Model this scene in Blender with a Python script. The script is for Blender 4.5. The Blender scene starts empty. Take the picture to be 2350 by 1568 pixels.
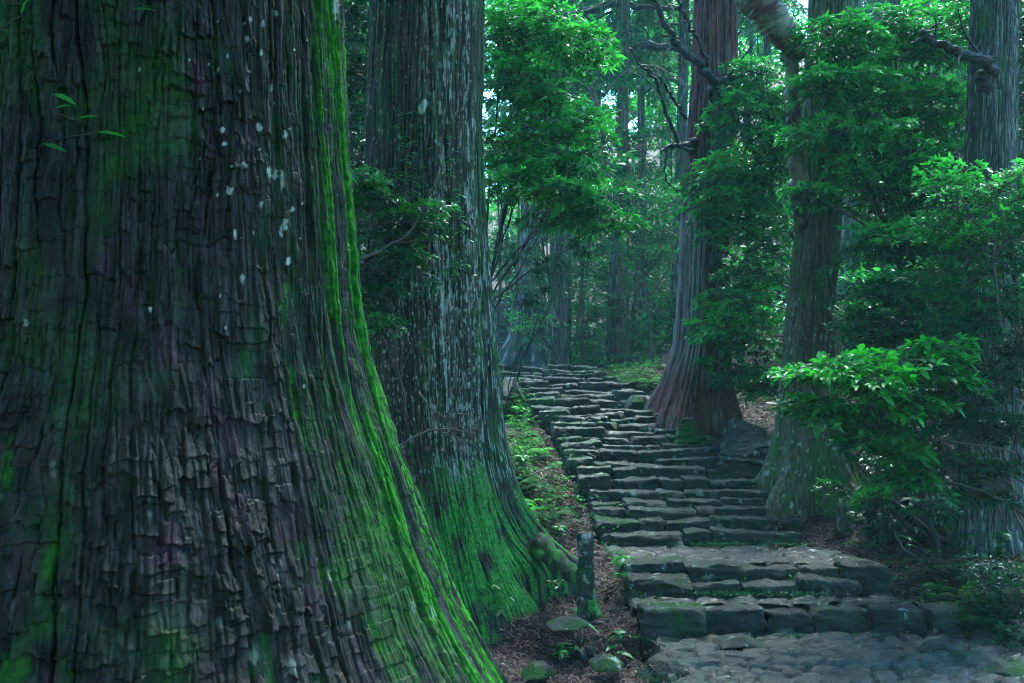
import bpy, math, random
import numpy as np
from math import radians, sin, cos, pi

# ------------------------------------------------------------------ camera, sky, sun, exposure
F = 2284.0; CU, CV = 1175.0, 784.0
TILT = math.atan(118 / F)
CAMZ = 2.56
sc = bpy.context.scene
COL = sc.collection

cam_d = bpy.data.cameras.new("camera"); cam = bpy.data.objects.new("camera", cam_d)
COL.objects.link(cam); sc.camera = cam
cam.location = (0, 0, CAMZ); cam.rotation_euler = (pi / 2 + TILT, 0, 0)
cam_d.sensor_width = 36; cam_d.lens = F / 2350 * 36
cam_d.clip_start = 0.05; cam_d.clip_end = 600
cam_d.dof.use_dof = False

world = bpy.data.worlds.new("World"); sc.world = world; world.use_nodes = True
wn = world.node_tree; bg = wn.nodes["Background"]
sky = wn.nodes.new("ShaderNodeTexSky"); sky.sky_type = 'NISHITA'; sky.sun_disc = False
SUN_EL, SUN_AZ = radians(56), radians(24)          # azimuth measured from +Y towards +X
sky.sun_elevation = SUN_EL; sky.sun_rotation = SUN_AZ
sky.air_density = 1.0; sky.dust_density = 0.6; sky.ozone_density = 2.5
tint = wn.nodes.new("ShaderNodeMix"); tint.data_type = 'RGBA'; tint.blend_type = 'MULTIPLY'; tint.inputs[0].default_value = 1.0
tint.inputs[7].default_value = (0.60, 0.93, 1.0, 1)      # light filtered by the green canopy and cool rain cloud
wn.links.new(sky.outputs[0], tint.inputs[6]); wn.links.new(tint.outputs[2], bg.inputs[0]); bg.inputs[1].default_value = 0.14

sun_d = bpy.data.lights.new("sun", 'SUN'); sun_d.energy = 3.8; sun_d.angle = radians(35)
sun_d.color = (0.88, 1.0, 0.94)
sun = bpy.data.objects.new("sun", sun_d); COL.objects.link(sun)
sun.rotation_euler = (pi / 2 - SUN_EL, 0, pi - SUN_AZ); sun.location = (0, 0, 30)

sc.view_settings.view_transform = 'Standard'; sc.view_settings.look = 'None'
sc.view_settings.exposure = 2.95; sc.view_settings.gamma = 1.0
sc.cycles.use_denoising = True; sc.cycles.filter_width = 1.15
sc.cycles.max_bounces = 6; sc.cycles.diffuse_bounces = 3; sc.cycles.glossy_bounces = 2
sc.cycles.transmission_bounces = 4; sc.cycles.transparent_max_bounces = 4
sc.cycles.volume_bounces = 1
sc.cycles.sample_clamp_indirect = 4.0
sc.cycles.caustics_reflective = False; sc.cycles.caustics_refractive = False

R0 = np.random.default_rng(7)

def at(u, v, d):
    x = (u - CU) / F; y = (CV - v) / F
    dy = cos(TILT) - y * sin(TILT); dz = sin(TILT) + y * cos(TILT)
    return np.array([x * d / dy, d, CAMZ + dz / dy * d])

def proj(P):
    rel = P - np.array([0, 0, CAMZ])
    fz = rel[..., 1] * cos(TILT) + rel[..., 2] * sin(TILT)
    up = -rel[..., 1] * sin(TILT) + rel[..., 2] * cos(TILT)
    fz = np.maximum(fz, 0.05)
    return CU + F * rel[..., 0] / fz, CV - F * up / fz

# ------------------------------------------------------------------ noise
_perm = np.random.default_rng(3).permutation(256); _perm = np.concatenate([_perm, _perm, _perm])
_g = np.random.default_rng(4).normal(size=(256, 3)); _g /= np.linalg.norm(_g, axis=1)[:, None]
def perlin(x, y, z=0.0):
    x, y, z = np.broadcast_arrays(np.asarray(x, float), np.asarray(y, float), np.asarray(z, float))
    xi, yi, zi = np.floor(x).astype(int), np.floor(y).astype(int), np.floor(z).astype(int)
    xf, yf, zf = x - xi, y - yi, z - zi
    xi &= 255; yi &= 255; zi &= 255
    fu, fv, fw = [t * t * t * (t * (t * 6 - 15) + 10) for t in (xf, yf, zf)]
    out = 0
    for i in (0, 1):
        for j in (0, 1):
            for k in (0, 1):
                h = _perm[_perm[_perm[xi + i] + yi + j] + zi + k]
                g = _g[h]
                dot = g[..., 0] * (xf - i) + g[..., 1] * (yf - j) + g[..., 2] * (zf - k)
                out = out + dot * (fu if i else 1 - fu) * (fv if j else 1 - fv) * (fw if k else 1 - fw)
    return out * 1.6
def fbm(x, y, z=0.0, o=4):
    s = 0; a = 1.0; f = 1.0
    for i in range(o):
        s = s + a * perlin(x * f + 13.7 * i, y * f + 7.1 * i, z * f + 3.3 * i); a *= 0.5; f *= 2.03
    return s / 1.6
def sstep(a, b, x):
    t = np.clip((x - a) / (b - a), 0, 1); return t * t * (3 - 2 * t)
def hash1(i, j=0):
    i = np.asarray(i).astype(int) & 255; j = np.asarray(j).astype(int) & 255
    return _perm[_perm[i] + j] / 255.0

# ------------------------------------------------------------------ mesh and object helpers
def new_mesh(name, V, polys, mats, attrs=None, matidx=None, smooth=True):
    """polys: list of int arrays (n,k)"""
    V = np.asarray(V, np.float32)
    polys = [np.asarray(p, np.int32) for p in polys if len(p)]
    me = bpy.data.meshes.new(name)
    loops = np.concatenate([p.ravel() for p in polys])
    sizes = np.concatenate([np.full(len(p), p.shape[1], np.int32) for p in polys])
    starts = np.concatenate([[0], np.cumsum(sizes)[:-1]]).astype(np.int32)
    me.vertices.add(len(V)); me.vertices.foreach_set("co", V.ravel())
    me.loops.add(len(loops)); me.loops.foreach_set("vertex_index", loops)
    me.polygons.add(len(sizes)); me.polygons.foreach_set("loop_start", starts)
    me.polygons.foreach_set("loop_total", sizes)
    me.polygons.foreach_set("use_smooth", np.full(len(sizes), smooth))
    if matidx is not None:
        me.polygons.foreach_set("material_index", np.asarray(matidx, np.int32))
    for m in (mats if isinstance(mats, (list, tuple)) else [mats]):
        me.materials.append(m)
    for k, a in (attrs or {}).items():
        a = np.asarray(a, np.float32)
        if a.ndim == 1:
            at_ = me.attributes.new(k, 'FLOAT', 'POINT'); at_.data.foreach_set("value", a)
        else:
            at_ = me.attributes.new(k, 'FLOAT_COLOR', 'POINT'); at_.data.foreach_set("color", a.ravel())
    me.update(calc_edges=True); me.validate()
    return me

def tag(o, label=None, cat=None, group=None, kind=None):
    if label: o['label'] = label
    if cat: o['category'] = cat
    if group: o['group'] = group
    if kind: o['kind'] = kind
    return o
def thing(name, label, cat, loc, group=None):
    o = bpy.data.objects.new(name, None); COL.objects.link(o); o.empty_display_size = 0.2
    o.location = [float(c) for c in loc]; return tag(o, label, cat, group)
def part(name, me_args, parent, label=None):
    V = np.asarray(me_args[0], float)
    if parent is not None:
        V = V - np.array(parent.location)
    me = new_mesh(name, V, *me_args[1:])
    o = bpy.data.objects.new(name, me); COL.objects.link(o)
    if parent is not None: o.parent = parent
    if label: o['label'] = label
    return o
def single(name, me_args, label, cat, loc=None, group=None, kind=None):
    V = np.asarray(me_args[0], float)
    if loc is None:
        loc = (V[:, 0].mean(), V[:, 1].mean(), V[:, 2].min())
    me = new_mesh(name, V - np.array(loc), *me_args[1:])
    o = bpy.data.objects.new(name, me); COL.objects.link(o); o.location = [float(c) for c in loc]
    return tag(o, label, cat, group, kind)

class MB:
    """collects geometry pieces; each piece: V, list of polys, attrs dict, material index"""
    def __init__(s): s.V = []; s.P = {3: [], 4: []}; s.M = {3: [], 4: []}; s.A = {}; s.n = 0
    def add(s, V, polys, attrs=None, mi=0):
        V = np.asarray(V, float)
        for p in polys:
            p = np.asarray(p, int)
            if len(p):
                s.P[p.shape[1]].append(p + s.n); s.M[p.shape[1]].append(np.full(len(p), mi))
        for k, a in (attrs or {}).items():
            a = np.asarray(a, float)
            if a.ndim == 0: a = np.full(len(V), float(a))
            s.A.setdefault(k, []).append((s.n, a))
        s.V.append(V); s.n += len(V)
    def args(s, mats, smooth=True):
        V = np.concatenate(s.V)
        P = [np.concatenate(s.P[k]) for k in (3, 4) if s.P[k]]
        M = np.concatenate([np.concatenate(s.M[k]) for k in (3, 4) if s.P[k]])
        at_ = {}
        for k, lst in s.A.items():
            w = lst[0][1].shape[1:] ; full = np.zeros((len(V),) + w)
            for o, a in lst: full[o:o + len(a)] = a
            at_[k] = full
        return (V, P, mats, at_, M, smooth)

def tube(pts, rad, n=6, wob=0.0, seed=0, cap=True):
    pts = np.asarray(pts, float); m = len(pts); rad = np.broadcast_to(rad, (m,)).astype(float)
    T = np.gradient(pts, axis=0); T /= np.linalg.norm(T, axis=1)[:, None] + 1e-9
    ref = np.array([0.13, 0.27, 1.0]) if abs(T[:, 2]).mean() < 0.8 else np.array([1.0, 0.2, 0.1])
    A = np.cross(T, ref); A /= np.linalg.norm(A, axis=1)[:, None] + 1e-9
    B = np.cross(T, A)
    th = np.linspace(0, 2 * pi, n, endpoint=False)
    r = rad[:, None] * np.ones(n)[None]
    if wob:
        s = np.arange(m)[:, None] * 0.35 + seed * 9.1
        r = r * (1 + wob * perlin(np.cos(th)[None] * 1.3 + seed, np.sin(th)[None] * 1.3, s))
    V = pts[:, None] + r[..., None] * (np.cos(th)[None, :, None] * A[:, None] + np.sin(th)[None, :, None] * B[:, None])
    i = np.arange(m - 1)[:, None] * n; j = np.arange(n)[None]; j2 = (j + 1) % n
    Q = np.stack([i + j, i + j2, i + n + j2, i + n + j], -1).reshape(-1, 4)
    V = V.reshape(-1, 3); P = [Q]
    if cap:
        V = np.concatenate([V, pts[:1], pts[-1:]])
        a = np.arange(n); b = (a + 1) % n; c0 = m * n; c1 = c0 + 1
        P.append(np.concatenate([np.stack([b, a, np.full(n, c0)], 1), np.stack([(m - 1) * n + a, (m - 1) * n + b, np.full(n, c1)], 1)]))
    return V, P
def curve(ctrl, n=12, jit=0.0, rng=R0):
    c = np.asarray(ctrl, float); t = np.linspace(0, len(c) - 1, n)
    i = np.clip(t.astype(int), 0, len(c) - 2); f = (t - i)[:, None]
    p0 = c[np.maximum(i - 1, 0)]; p1 = c[i]; p2 = c[i + 1]; p3 = c[np.minimum(i + 2, len(c) - 1)]
    out = 0.5 * (2 * p1 + (p2 - p0) * f + (2 * p0 - 5 * p1 + 4 * p2 - p3) * f ** 2 + (3 * p1 - p0 - 3 * p2 + p3) * f ** 3)
    if jit:
        o = rng.normal(size=out.shape) * jit; o[0] = 0; out = out + o
    return out

# ------------------------------------------------------------------ materials
class NT:
    def __init__(s, name):
        s.m = bpy.data.materials.new(name); s.m.use_nodes = True; s.t = s.m.node_tree
        s.p = s.t.nodes["Principled BSDF"]; s.out = s.t.nodes["Material Output"]
    def n(s, typ, **kw):
        nd = s.t.nodes.new(typ)
        for k, v in kw.items():
            if k.startswith("i_"): nd.inputs[int(k[2:]) if k[2:].isdigit() else k[2:]].default_value = v
            else: setattr(nd, k, v)
        return nd
    def l(s, a, b): s.t.links.new(a, b)
    def noise(s, scale, detail=4, rough=0.55, stretch=None, coord='Object'):
        tc = s.n("ShaderNodeTexCoord"); o = tc.outputs[coord]
        if stretch:
            mp = s.n("ShaderNodeMapping"); mp.inputs['Scale'].default_value = stretch; s.l(o, mp.inputs[0]); o = mp.outputs[0]
        nz = s.n("ShaderNodeTexNoise"); nz.inputs['Scale'].default_value = scale
        nz.inputs['Detail'].default_value = detail; nz.inputs['Roughness'].default_value = rough
        s.l(o, nz.inputs['Vector']); return nz.outputs[0]
    def ramp(s, fac, stops):
        r = s.n("ShaderNodeValToRGB"); e = r.color_ramp.elements
        e[0].position, e[0].color = stops[0][0], (*stops[0][1], 1)
        e[1].position, e[1].color = stops[-1][0], (*stops[-1][1], 1)
        for p, c in stops[1:-1]:
            x = e.new(p); x.color = (*c, 1)
        s.l(fac, r.inputs[0]); return r.outputs[0]
    def mix(s, fac, a, b, mode='MIX'):
        m = s.n("ShaderNodeMix", data_type='RGBA', blend_type=mode)
        for sock, val in ((m.inputs[0], fac), (m.inputs[6], a), (m.inputs[7], b)):
            if hasattr(val, 'links') or hasattr(val, 'is_linked'): s.l(val, sock)
            elif isinstance(val, tuple): sock.default_value = (*val, 1)
            else: sock.default_value = val
        return m.outputs[2]
    def math(s, op, a, b=0.0, clamp=False):
        m = s.n("ShaderNodeMath", operation=op); m.use_clamp = clamp
        for sock, val in ((m.inputs[0], a), (m.inputs[1], b)):
            if hasattr(val, 'is_linked'): s.l(val, sock)
            else: sock.default_value = val
        return m.outputs[0]
    def attr(s, name):
        a = s.n("ShaderNodeAttribute", attribute_name=name); return a
    def bump(s, h, strength=0.5, dist=0.02):
        b = s.n("ShaderNodeBump"); b.inputs['Strength'].default_value = strength; b.inputs['Distance'].default_value = dist
        s.l(h, b.inputs['Height']); s.l(b.outputs[0], s.p.inputs['Normal']); return b

def bark_mat(name, c_dark, c_mid, c_light, c_plate2, moss=(0.012, 0.13, 0.012), moss2=(0.03, 0.24, 0.012), lich=(0.46, 0.54, 0.48), rough=0.6, stretch=(22, 22, 2.2), bump=0.7, bdist=0.012):
    m = NT(name)
    a = m.attr("mask"); sep = m.n("ShaderNodeSeparateColor"); m.l(a.outputs['Color'], sep.inputs[0])
    nz = m.noise(1.0, 5, 0.62, stretch); nf = m.noise(9.0, 4, 0.6)
    base = m.ramp(nz, [(0.30, c_dark), (0.5, c_mid), (0.74, c_light)])
    base = m.mix(sep.outputs[2], base, m.mix(0.7, base, c_plate2))
    mcol = m.ramp(m.noise(30, 3, 0.6), [(0.35, moss), (0.7, moss2)])
    col = m.mix(sep.outputs[0], base, mcol)
    lcol = m.mix(m.math('MULTIPLY', nf, 0.8), lich, (lich[0] * 0.45, lich[1] * 0.5, lich[2] * 0.45))
    col = m.mix(sep.outputs[1], col, lcol)
    m.l(col, m.p.inputs['Base Color'])
    rr = m.n("ShaderNodeMapRange"); m.l(nf, rr.inputs[0]); rr.inputs[3].default_value = rough - 0.15; rr.inputs[4].default_value = rough + 0.25
    rm = m.mix(sep.outputs[0], rr.outputs[0], (0.95, 0.95, 0.95)); m.l(rm, m.p.inputs['Roughness'])
    m.p.inputs['Specular IOR Level'].default_value = 0.16
    h = m.math('ADD', nz, m.math('MULTIPLY', nf, 0.6))
    h = m.math('ADD', h, m.math('MULTIPLY', m.noise(70, 3, 0.7), 0.35))
    m.bump(h, bump, bdist)
    return m.m

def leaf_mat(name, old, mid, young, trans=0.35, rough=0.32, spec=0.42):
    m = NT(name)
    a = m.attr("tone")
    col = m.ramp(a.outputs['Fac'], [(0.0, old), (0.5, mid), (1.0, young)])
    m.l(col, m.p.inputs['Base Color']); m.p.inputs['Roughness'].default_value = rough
    m.p.inputs['Specular IOR Level'].default_value = spec
    tr = m.n("ShaderNodeBsdfTranslucent"); tc = m.mix(1.0, col, (1.0, 1.35, 0.5), 'MULTIPLY'); m.l(tc, tr.inputs[0])
    mx = m.n("ShaderNodeMixShader"); mx.inputs[0].default_value = trans
    m.l(m.p.outputs[0], mx.inputs[1]); m.l(tr.outputs[0], mx.inputs[2]); m.l(mx.outputs[0], m.out.inputs[0])
    return m.m

def simple_mat(name, stops, scale=6, stretch=None, rough=0.7, bump=0.5, bdist=0.01, spec=0.15, detail=6, bscale=None):
    m = NT(name); nz = m.noise(scale, detail, 0.6, stretch)
    m.l(m.ramp(nz, stops), m.p.inputs['Base Color']); m.p.inputs['Roughness'].default_value = rough
    m.p.inputs['Specular IOR Level'].default_value = spec
    m.bump(m.noise(bscale or scale * 4, 5, 0.6, stretch), bump, bdist); return m.m

def stone_mat(name, r0=0.28, r1=0.75, blue=0.0):
    m = NT(name); a = m.attr("mask"); sep = m.n("ShaderNodeSeparateColor"); m.l(a.outputs['Color'], sep.inputs[0])
    n1 = m.noise(1.0, 8, 0.7, (6, 6, 16)); n2 = m.noise(2.2, 3, 0.5); n3 = m.noise(38, 4, 0.7)
    base = m.ramp(n1, [(0.28, (0.0015, 0.002, 0.0024)), (0.48, (0.007, 0.0095, 0.0105)), (0.6, (0.020, 0.026, 0.027)), (0.8, (0.10, 0.115, 0.115))])
    base = m.mix(sep.outputs[2], base, m.mix(0.45, base, (0.055, 0.07, 0.055)))
    col = m.mix(sep.outputs[0], base, m.ramp(n3, [(0.3, (0.006, 0.030, 0.008)), (0.7, (0.025, 0.11, 0.016))]))
    col = m.mix(sep.outputs[1], col, (0.42, 0.5, 0.46))
    m.l(col, m.p.inputs['Base Color'])
    rr = m.n("ShaderNodeMapRange"); m.l(n2, rr.inputs[0]); rr.inputs[1].default_value = 0.35; rr.inputs[2].default_value = 0.65
    rr.inputs[3].default_value = r0; rr.inputs[4].default_value = r1
    m.l(m.mix(sep.outputs[0], rr.outputs[0], (0.95, 0.95, 0.95)), m.p.inputs['Roughness'])
    m.p.inputs['Specular IOR Level'].default_value = 0.26 + (0.25 if r0 < 0.2 else 0)
    m.bump(m.math('ADD', n1, m.math('MULTIPLY', n3, 0.5)), 1.0, 0.035)
    return m.m

M_BARK1 = bark_mat("bark_giant", (0.003, 0.0032, 0.0025), (0.012, 0.0125, 0.0105), (0.05, 0.050, 0.054), (0.085, 0.024, 0.058), rough=0.48, stretch=(26, 26, 5), bump=0.8, bdist=0.008, moss=(0.010, 0.07, 0.010), moss2=(0.030, 0.24, 0.014))
M_BARK2 = bark_mat("bark_grey_green", (0.007, 0.009, 0.006), (0.026, 0.029, 0.020), (0.09, 0.09, 0.07), (0.08, 0.036, 0.030), moss=(0.015, 0.12, 0.025), moss2=(0.07, 0.33, 0.05))
M_BARK3 = bark_mat("bark_red", (0.010, 0.006, 0.006), (0.075, 0.032, 0.030), (0.22, 0.13, 0.13), (0.14, 0.030, 0.032), lich=(0.42, 0.40, 0.42))
M_BARK4 = bark_mat("bark_olive", (0.018, 0.020, 0.011), (0.085, 0.082, 0.046), (0.20, 0.19, 0.12), (0.07, 0.05, 0.035))
M_BARK5 = bark_mat("bark_cool", (0.012, 0.014, 0.014), (0.042, 0.046, 0.046), (0.13, 0.14, 0.14), (0.07, 0.05, 0.05))
M_BARKF = bark_mat("bark_far", (0.012, 0.014, 0.014), (0.035, 0.04, 0.038), (0.09, 0.1, 0.09), (0.05, 0.04, 0.04))
M_DEAD = simple_mat("dead_wood", [(0.3, (0.008, 0.009, 0.011)), (0.7, (0.05, 0.046, 0.052))], 8, (1, 1, 1), 0.5, 0.6, 0.01)
M_TWIG = simple_mat("twig", [(0.3, (0.035, 0.028, 0.025)), (0.7, (0.13, 0.10, 0.085))], 12, None, 0.6, 0.3)
M_MOTTLE = simple_mat("mottled_bark", [(0.36, (0.03, 0.035, 0.045)), (0.46, (0.13, 0.05, 0.06)), (0.5, (0.12, 0.125, 0.09)), (0.64, (0.24, 0.24, 0.17))], 3.2, (1, 1, 0.7), 0.35, 0.4, 0.01)
M_LEAF = leaf_mat("leaf_broad", (0.004, 0.060, 0.028), (0.011, 0.15, 0.055), (0.070, 0.47, 0.115), 0.42)
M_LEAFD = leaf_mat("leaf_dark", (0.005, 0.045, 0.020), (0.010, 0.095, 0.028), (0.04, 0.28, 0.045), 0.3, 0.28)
M_LEAFN = leaf_mat("leaf_front", (0.005, 0.070, 0.020), (0.012, 0.16, 0.032), (0.05, 0.46, 0.06), 0.42)
M_FERN = leaf_mat("fern_leaf", (0.006, 0.05, 0.012), (0.012, 0.12, 0.018), (0.05, 0.34, 0.03), 0.4, 0.6, 0.2)
M_NEEDLE = leaf_mat("cedar_foliage", (0.016, 0.075, 0.050), (0.035, 0.16, 0.09), (0.08, 0.30, 0.14), 0.4, 0.6, 0.2)
M_STONE = stone_mat("wet_stone")
M_COBBLE = stone_mat("wet_cobble", 0.08, 0.42)
M_SOIL = simple_mat("forest_soil", [(0.3, (0.012, 0.007, 0.006)), (0.55, (0.04, 0.020, 0.018)), (0.8, (0.08, 0.042, 0.034))], 9, None, 0.85, 0.9, 0.03, 0.2)
M_LITTER = NT("fallen_needles")
_a = M_LITTER.attr("tone")
M_LITTER.l(M_LITTER.ramp(_a.outputs['Fac'], [(0, (0.02, 0.007, 0.007)), (0.5, (0.085, 0.032, 0.028)), (0.92, (0.20, 0.085, 0.062)), (1.0, (0.35, 0.28, 0.20))]), M_LITTER.p.inputs['Base Color'])
M_LITTER.p.inputs['Roughness'].default_value = 0.65; M_LITTER = M_LITTER.m

# ------------------------------------------------------------------ stair table (from the photograph, displayed pixels)
K = 0.94
_st = [(1490, 1564, 2342, 10.6), (1425, 1530, 2180, 11.41), (1386, 1525, 2168, 11.7), (1299, 1473, 1974, 13.41)]
_rest = [(1269, 1452, 1960), (1243, 1448, 1904), (1222, 1443, 1885), (1199, 1440, 1879), (1170, 1412, 1845), (1146, 1410, 1775),
         (1122, 1384, 1760), (1101, 1375, 1743), (1085, 1368, 1727), (1066, 1360, 1708), (1052, 1352, 1690), (1035, 1343, 1672), (1018, 1326, 1664),
         (1007, 1314, 1640), (995, 1294, 1622), (977, 1280, 1604), (962, 1275, 1575), (951, 1266, 1553), (936, 1252, 1539), (926, 1236, 1510),
         (917, 1220, 1484), (907, 1200, 1472), (896, 1185, 1460)]
for i, (y, l, r) in enumerate(_rest): _st.append((y, l, r, 13.41 + 0.36 * (i + 1)))
STEPS = []
for (y, l, r, d) in _st:
    a = at(l * K, y * K, d); b = at(r * K, y * K, d); STEPS.append((d, a[2], a[0], b[0]))
SD = np.array([s[0] for s in STEPS]); SZ = np.array([s[1] for s in STEPS]); SL = np.array([s[2] for s in STEPS]); SR = np.array([s[3] for s in STEPS])
ZT = SZ[-1]
hs_y = np.concatenate([[-10, 10.4], SD + 0.12, [30, 38, 52, 70, 120]])
hs_z = np.concatenate([[0, 0], SZ, [ZT + 0.1, ZT + 0.6, ZT + 4.9, ZT + 11.5, ZT + 24]])
xl_y = np.concatenate([[-10, 8.8], SD, [34, 40, 52, 120]]); xl_x = np.concatenate([[1.15, 1.25], SL, [-2.0, -1.2, -1.6, -3]])
xr_x = np.concatenate([[7.5, 5.2], SR, [0.0, 0.6, 0.2, -1]])
def T(x, y):
    x = np.asarray(x, float); y = np.asarray(y, float)
    hs = np.interp(y, hs_y, hs_z); l = np.interp(y, xl_y, xl_x); r = np.interp(y, xl_y, xr_x)
    dl = np.maximum(l - x, 0); dr = np.maximum(x - r, 0)
    z = hs - 0.16 - 0.12 * sstep(0, 0.3, dl) * (1 - sstep(0.6, 2.0, dl)) - 0.05
    z = z + 0.10 * np.minimum(dl, 4) + 0.35 * np.maximum(dl - 3.5, 0) * sstep(7, 12, y)
    z = z + 0.06 * sstep(0, 0.5, dr) + 0.10 * np.minimum(dr, 3) + 0.38 * np.maximum(dr - 2.6, 0) * sstep(8, 13, y) + 0.12 * np.maximum(dr - 2.6, 0)
    bank = np.clip((8.3 - y) * 0.27, 0, 1.25) * (1 - sstep(0.5, 1.3, x))
    z = np.where(y < 9.5, np.maximum(z - 0.10 * np.minimum(dl, 4) * sstep(9.5, 7, y), bank - 0.1), z)
    n = fbm(x * 0.9, y * 0.9, 0.3, 3) * 0.07 + fbm(x * 4, y * 4, 1.3, 2) * 0.025
    inside = (dl <= 0) & (dr <= 0) & (y < 22)
    return z + np.where(inside, -0.12, n) + (fbm(x * 0.13, y * 0.13, 5.1, 2) * 1.2) * sstep(30, 50, y)

def grid_mesh(xs, ys, zf):
    X, Y = np.meshgrid(xs, ys); Z = zf(X, Y)
    V = np.stack([X, Y, Z], -1).reshape(-1, 3); n = len(xs)
    i = np.arange(len(ys) - 1)[:, None] * n; j = np.arange(n - 1)[None]
    Q = np.stack([i + j, i + j + 1, i + n + j + 1, i + n + j], -1).reshape(-1, 4)
    return V, Q
xs = np.concatenate([np.linspace(-60, -7, 50), np.arange(-6.9, 9, 0.09), np.linspace(9.1, 70, 60)])
ys = np.concatenate([np.linspace(-15, 1.9, 30), np.arange(2, 27, 0.09), np.linspace(27.2, 110, 160)])
V, Q = grid_mesh(xs, ys, T)
single("ground", (V, [Q], M_SOIL), "dark brown forest floor covered in cedar litter", "ground", loc=(0, 0, 0), kind="structure")

# ------------------------------------------------------------------ stones
def block(c, half, r, seed, amp=0.02, res=0.045, rot=0.0, facets=0):
    half = np.array(half); ns = np.clip((2 * half / res).astype(int), 3, 40)
    faces = []; Vs = []; off = 0
    for ax in range(3):
        a, b = [(1, 2), (2, 0), (0, 1)][ax]
        for s in (-1, 1):
            ua = np.linspace(-1, 1, ns[a] + 1); ub = np.linspace(-1, 1, ns[b] + 1)
            A, B = np.meshgrid(ua, ub); c3 = np.zeros(A.shape + (3,)); c3[..., a] = A; c3[..., b] = B; c3[..., ax] = s
            Vs.append(c3.reshape(-1, 3)); n = ns[a] + 1
            i = np.arange(ns[b])[:, None] * n; j = np.arange(ns[a])[None]
            q = np.stack([i + j, i + j + 1, i + n + j + 1, i + n + j], -1).reshape(-1, 4)
            if s < 0: q = q[:, ::-1]
            faces.append(q + off); off += len(Vs[-1])
    P = np.concatenate(Vs) * half
    r = min(r, half.min() * 0.95)
    inner = np.clip(P, -(half - r), half - r); dv = P - inner; nn = np.linalg.norm(dv, axis=1)[:, None] + 1e-9
    N = dv / nn; P = inner + N * r
    k = seed * 17.31
    P = P + N * (fbm(P[:, 0] * 4 + k, P[:, 1] * 4, P[:, 2] * 6 + k, 3) * amp * 1.6)[:, None]
    # bedding: horizontal layering of the face
    bd = perlin(P[:, 0] * 2.5 + k, P[:, 1] * 2, P[:, 2] * 16 + k); bd = np.sign(bd) * np.minimum(np.abs(bd) * 2.2, 0.8)
    P = P + N * np.array([1, 1, 0.25]) * (bd * amp * 0.7)[:, None]
    P = P + N * (perlin(P[:, 0] * 13 + k, P[:, 1] * 13, P[:, 2] * 17) * amp * 0.5 + np.abs(perlin(P[:, 0] * 24 + k, P[:, 1] * 24, P[:, 2] * 36)) * amp * -0.45)[:, None]
    if facets:
        rg_ = np.random.default_rng(int(seed * 31) + 5)
        for _ in range(facets):
            nn = rg_.normal(size=3) * [1, 1, .8]; nn /= np.linalg.norm(nn); sup = np.abs(nn * half).sum()
            dd = P @ nn - sup * rg_.uniform(*((.52, .82) if facets > 6 else (.74, .95))); P = P - nn * (np.maximum(dd, 0) * 0.93)[:, None]
    ca, sa = cos(rot), sin(rot)
    P = np.stack([P[:, 0] * ca - P[:, 1] * sa, P[:, 0] * sa + P[:, 1] * ca, P[:, 2]], 1)
    return P + np.array(c), np.concatenate(faces)

def stone_mask(P, rng, moss=0.0, zt=None):
    m = np.zeros((len(P), 4)); k = rng.uniform(0, 50)
    n = fbm(P[:, 0] * 3 + k, P[:, 1] * 3, P[:, 2] * 3, 3)
    m[:, 0] = sstep(0.25 - moss, 0.55 - moss, n) * min(1, 0.45 + moss)
    n2 = fbm(P[:, 0] * 6 + k, P[:, 1] * 6 + 9, P[:, 2] * 6, 3)
    m[:, 1] = sstep(0.46, 0.56, n2 + 0.35 * perlin(P[:, 0] * 40, P[:, 1] * 40, P[:, 2] * 40)) * 0.55
    m[:, 2] = rng.uniform(0, 1); m[:, 3] = 1
    return m

rng = np.random.default_rng(21)
stair = thing("stone_staircase", "long flight of uneven dark mossy stone steps climbing through the forest", "staircase", (3.0, 10.4, 0))
for i, (d, z, xl, xr) in enumerate(STEPS):
    zb = (STEPS[i - 1][1] if i else 0.0) - 0.10
    mb = MB(); x = xl
    depth = 0.46 if i not in (0, 2) else 0.42
    res = 0.021 if i < 6 else 0.036
    kx = 0
    while x < xr - 0.05:
        w = rng.uniform(0.35, 1.15) if i > 2 else rng.uniform(0.45, 0.75)
        if xr - (x + w) < 0.25: w = xr - x
        t = (x + w / 2 - xl) / (xr - xl)
        bow = -0.10 * (1 - (2 * t - 1) ** 2) * (i > 3)
        jz = rng.normal() * 0.024; jy = rng.normal() * 0.055
        bot = zb; mo = 0.05 + (0.25 if t < 0.15 else 0) + (0.12 if t > 0.85 else 0)
        if t < 0.15: bot = zb - 0.25
        if i == 0 and kx == 0: mo = 0.38
        ex = 0.035 * rng.uniform(0, 1) if t > 0.8 or t < 0.2 else 0
        h = (z + jz + ex - (0.015 if i == 0 else 0) - bot) / 2
        P, Q = block((x + w / 2, d + depth / 2 + jy + bow, bot + h), (w / 2 - 0.004, depth / 2, h), 0.035, rng.uniform(0, 99), 0.027, res, rng.normal() * 0.04, 3)
        P[:, 2] += (P[:, 0] - x - w / 2) * rng.normal() * 0.05 + 0.012 * perlin(P[:, 0] * 4, P[:, 1] * 4, 3.0 + i)
        mb.add(P, [Q], {"mask": stone_mask(P, rng, mo)})
        x += w; kx += 1
    part("step", mb.args(M_STONE), stair, {0: "lowest and widest step, its left block furred with moss"}.get(i))

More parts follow.
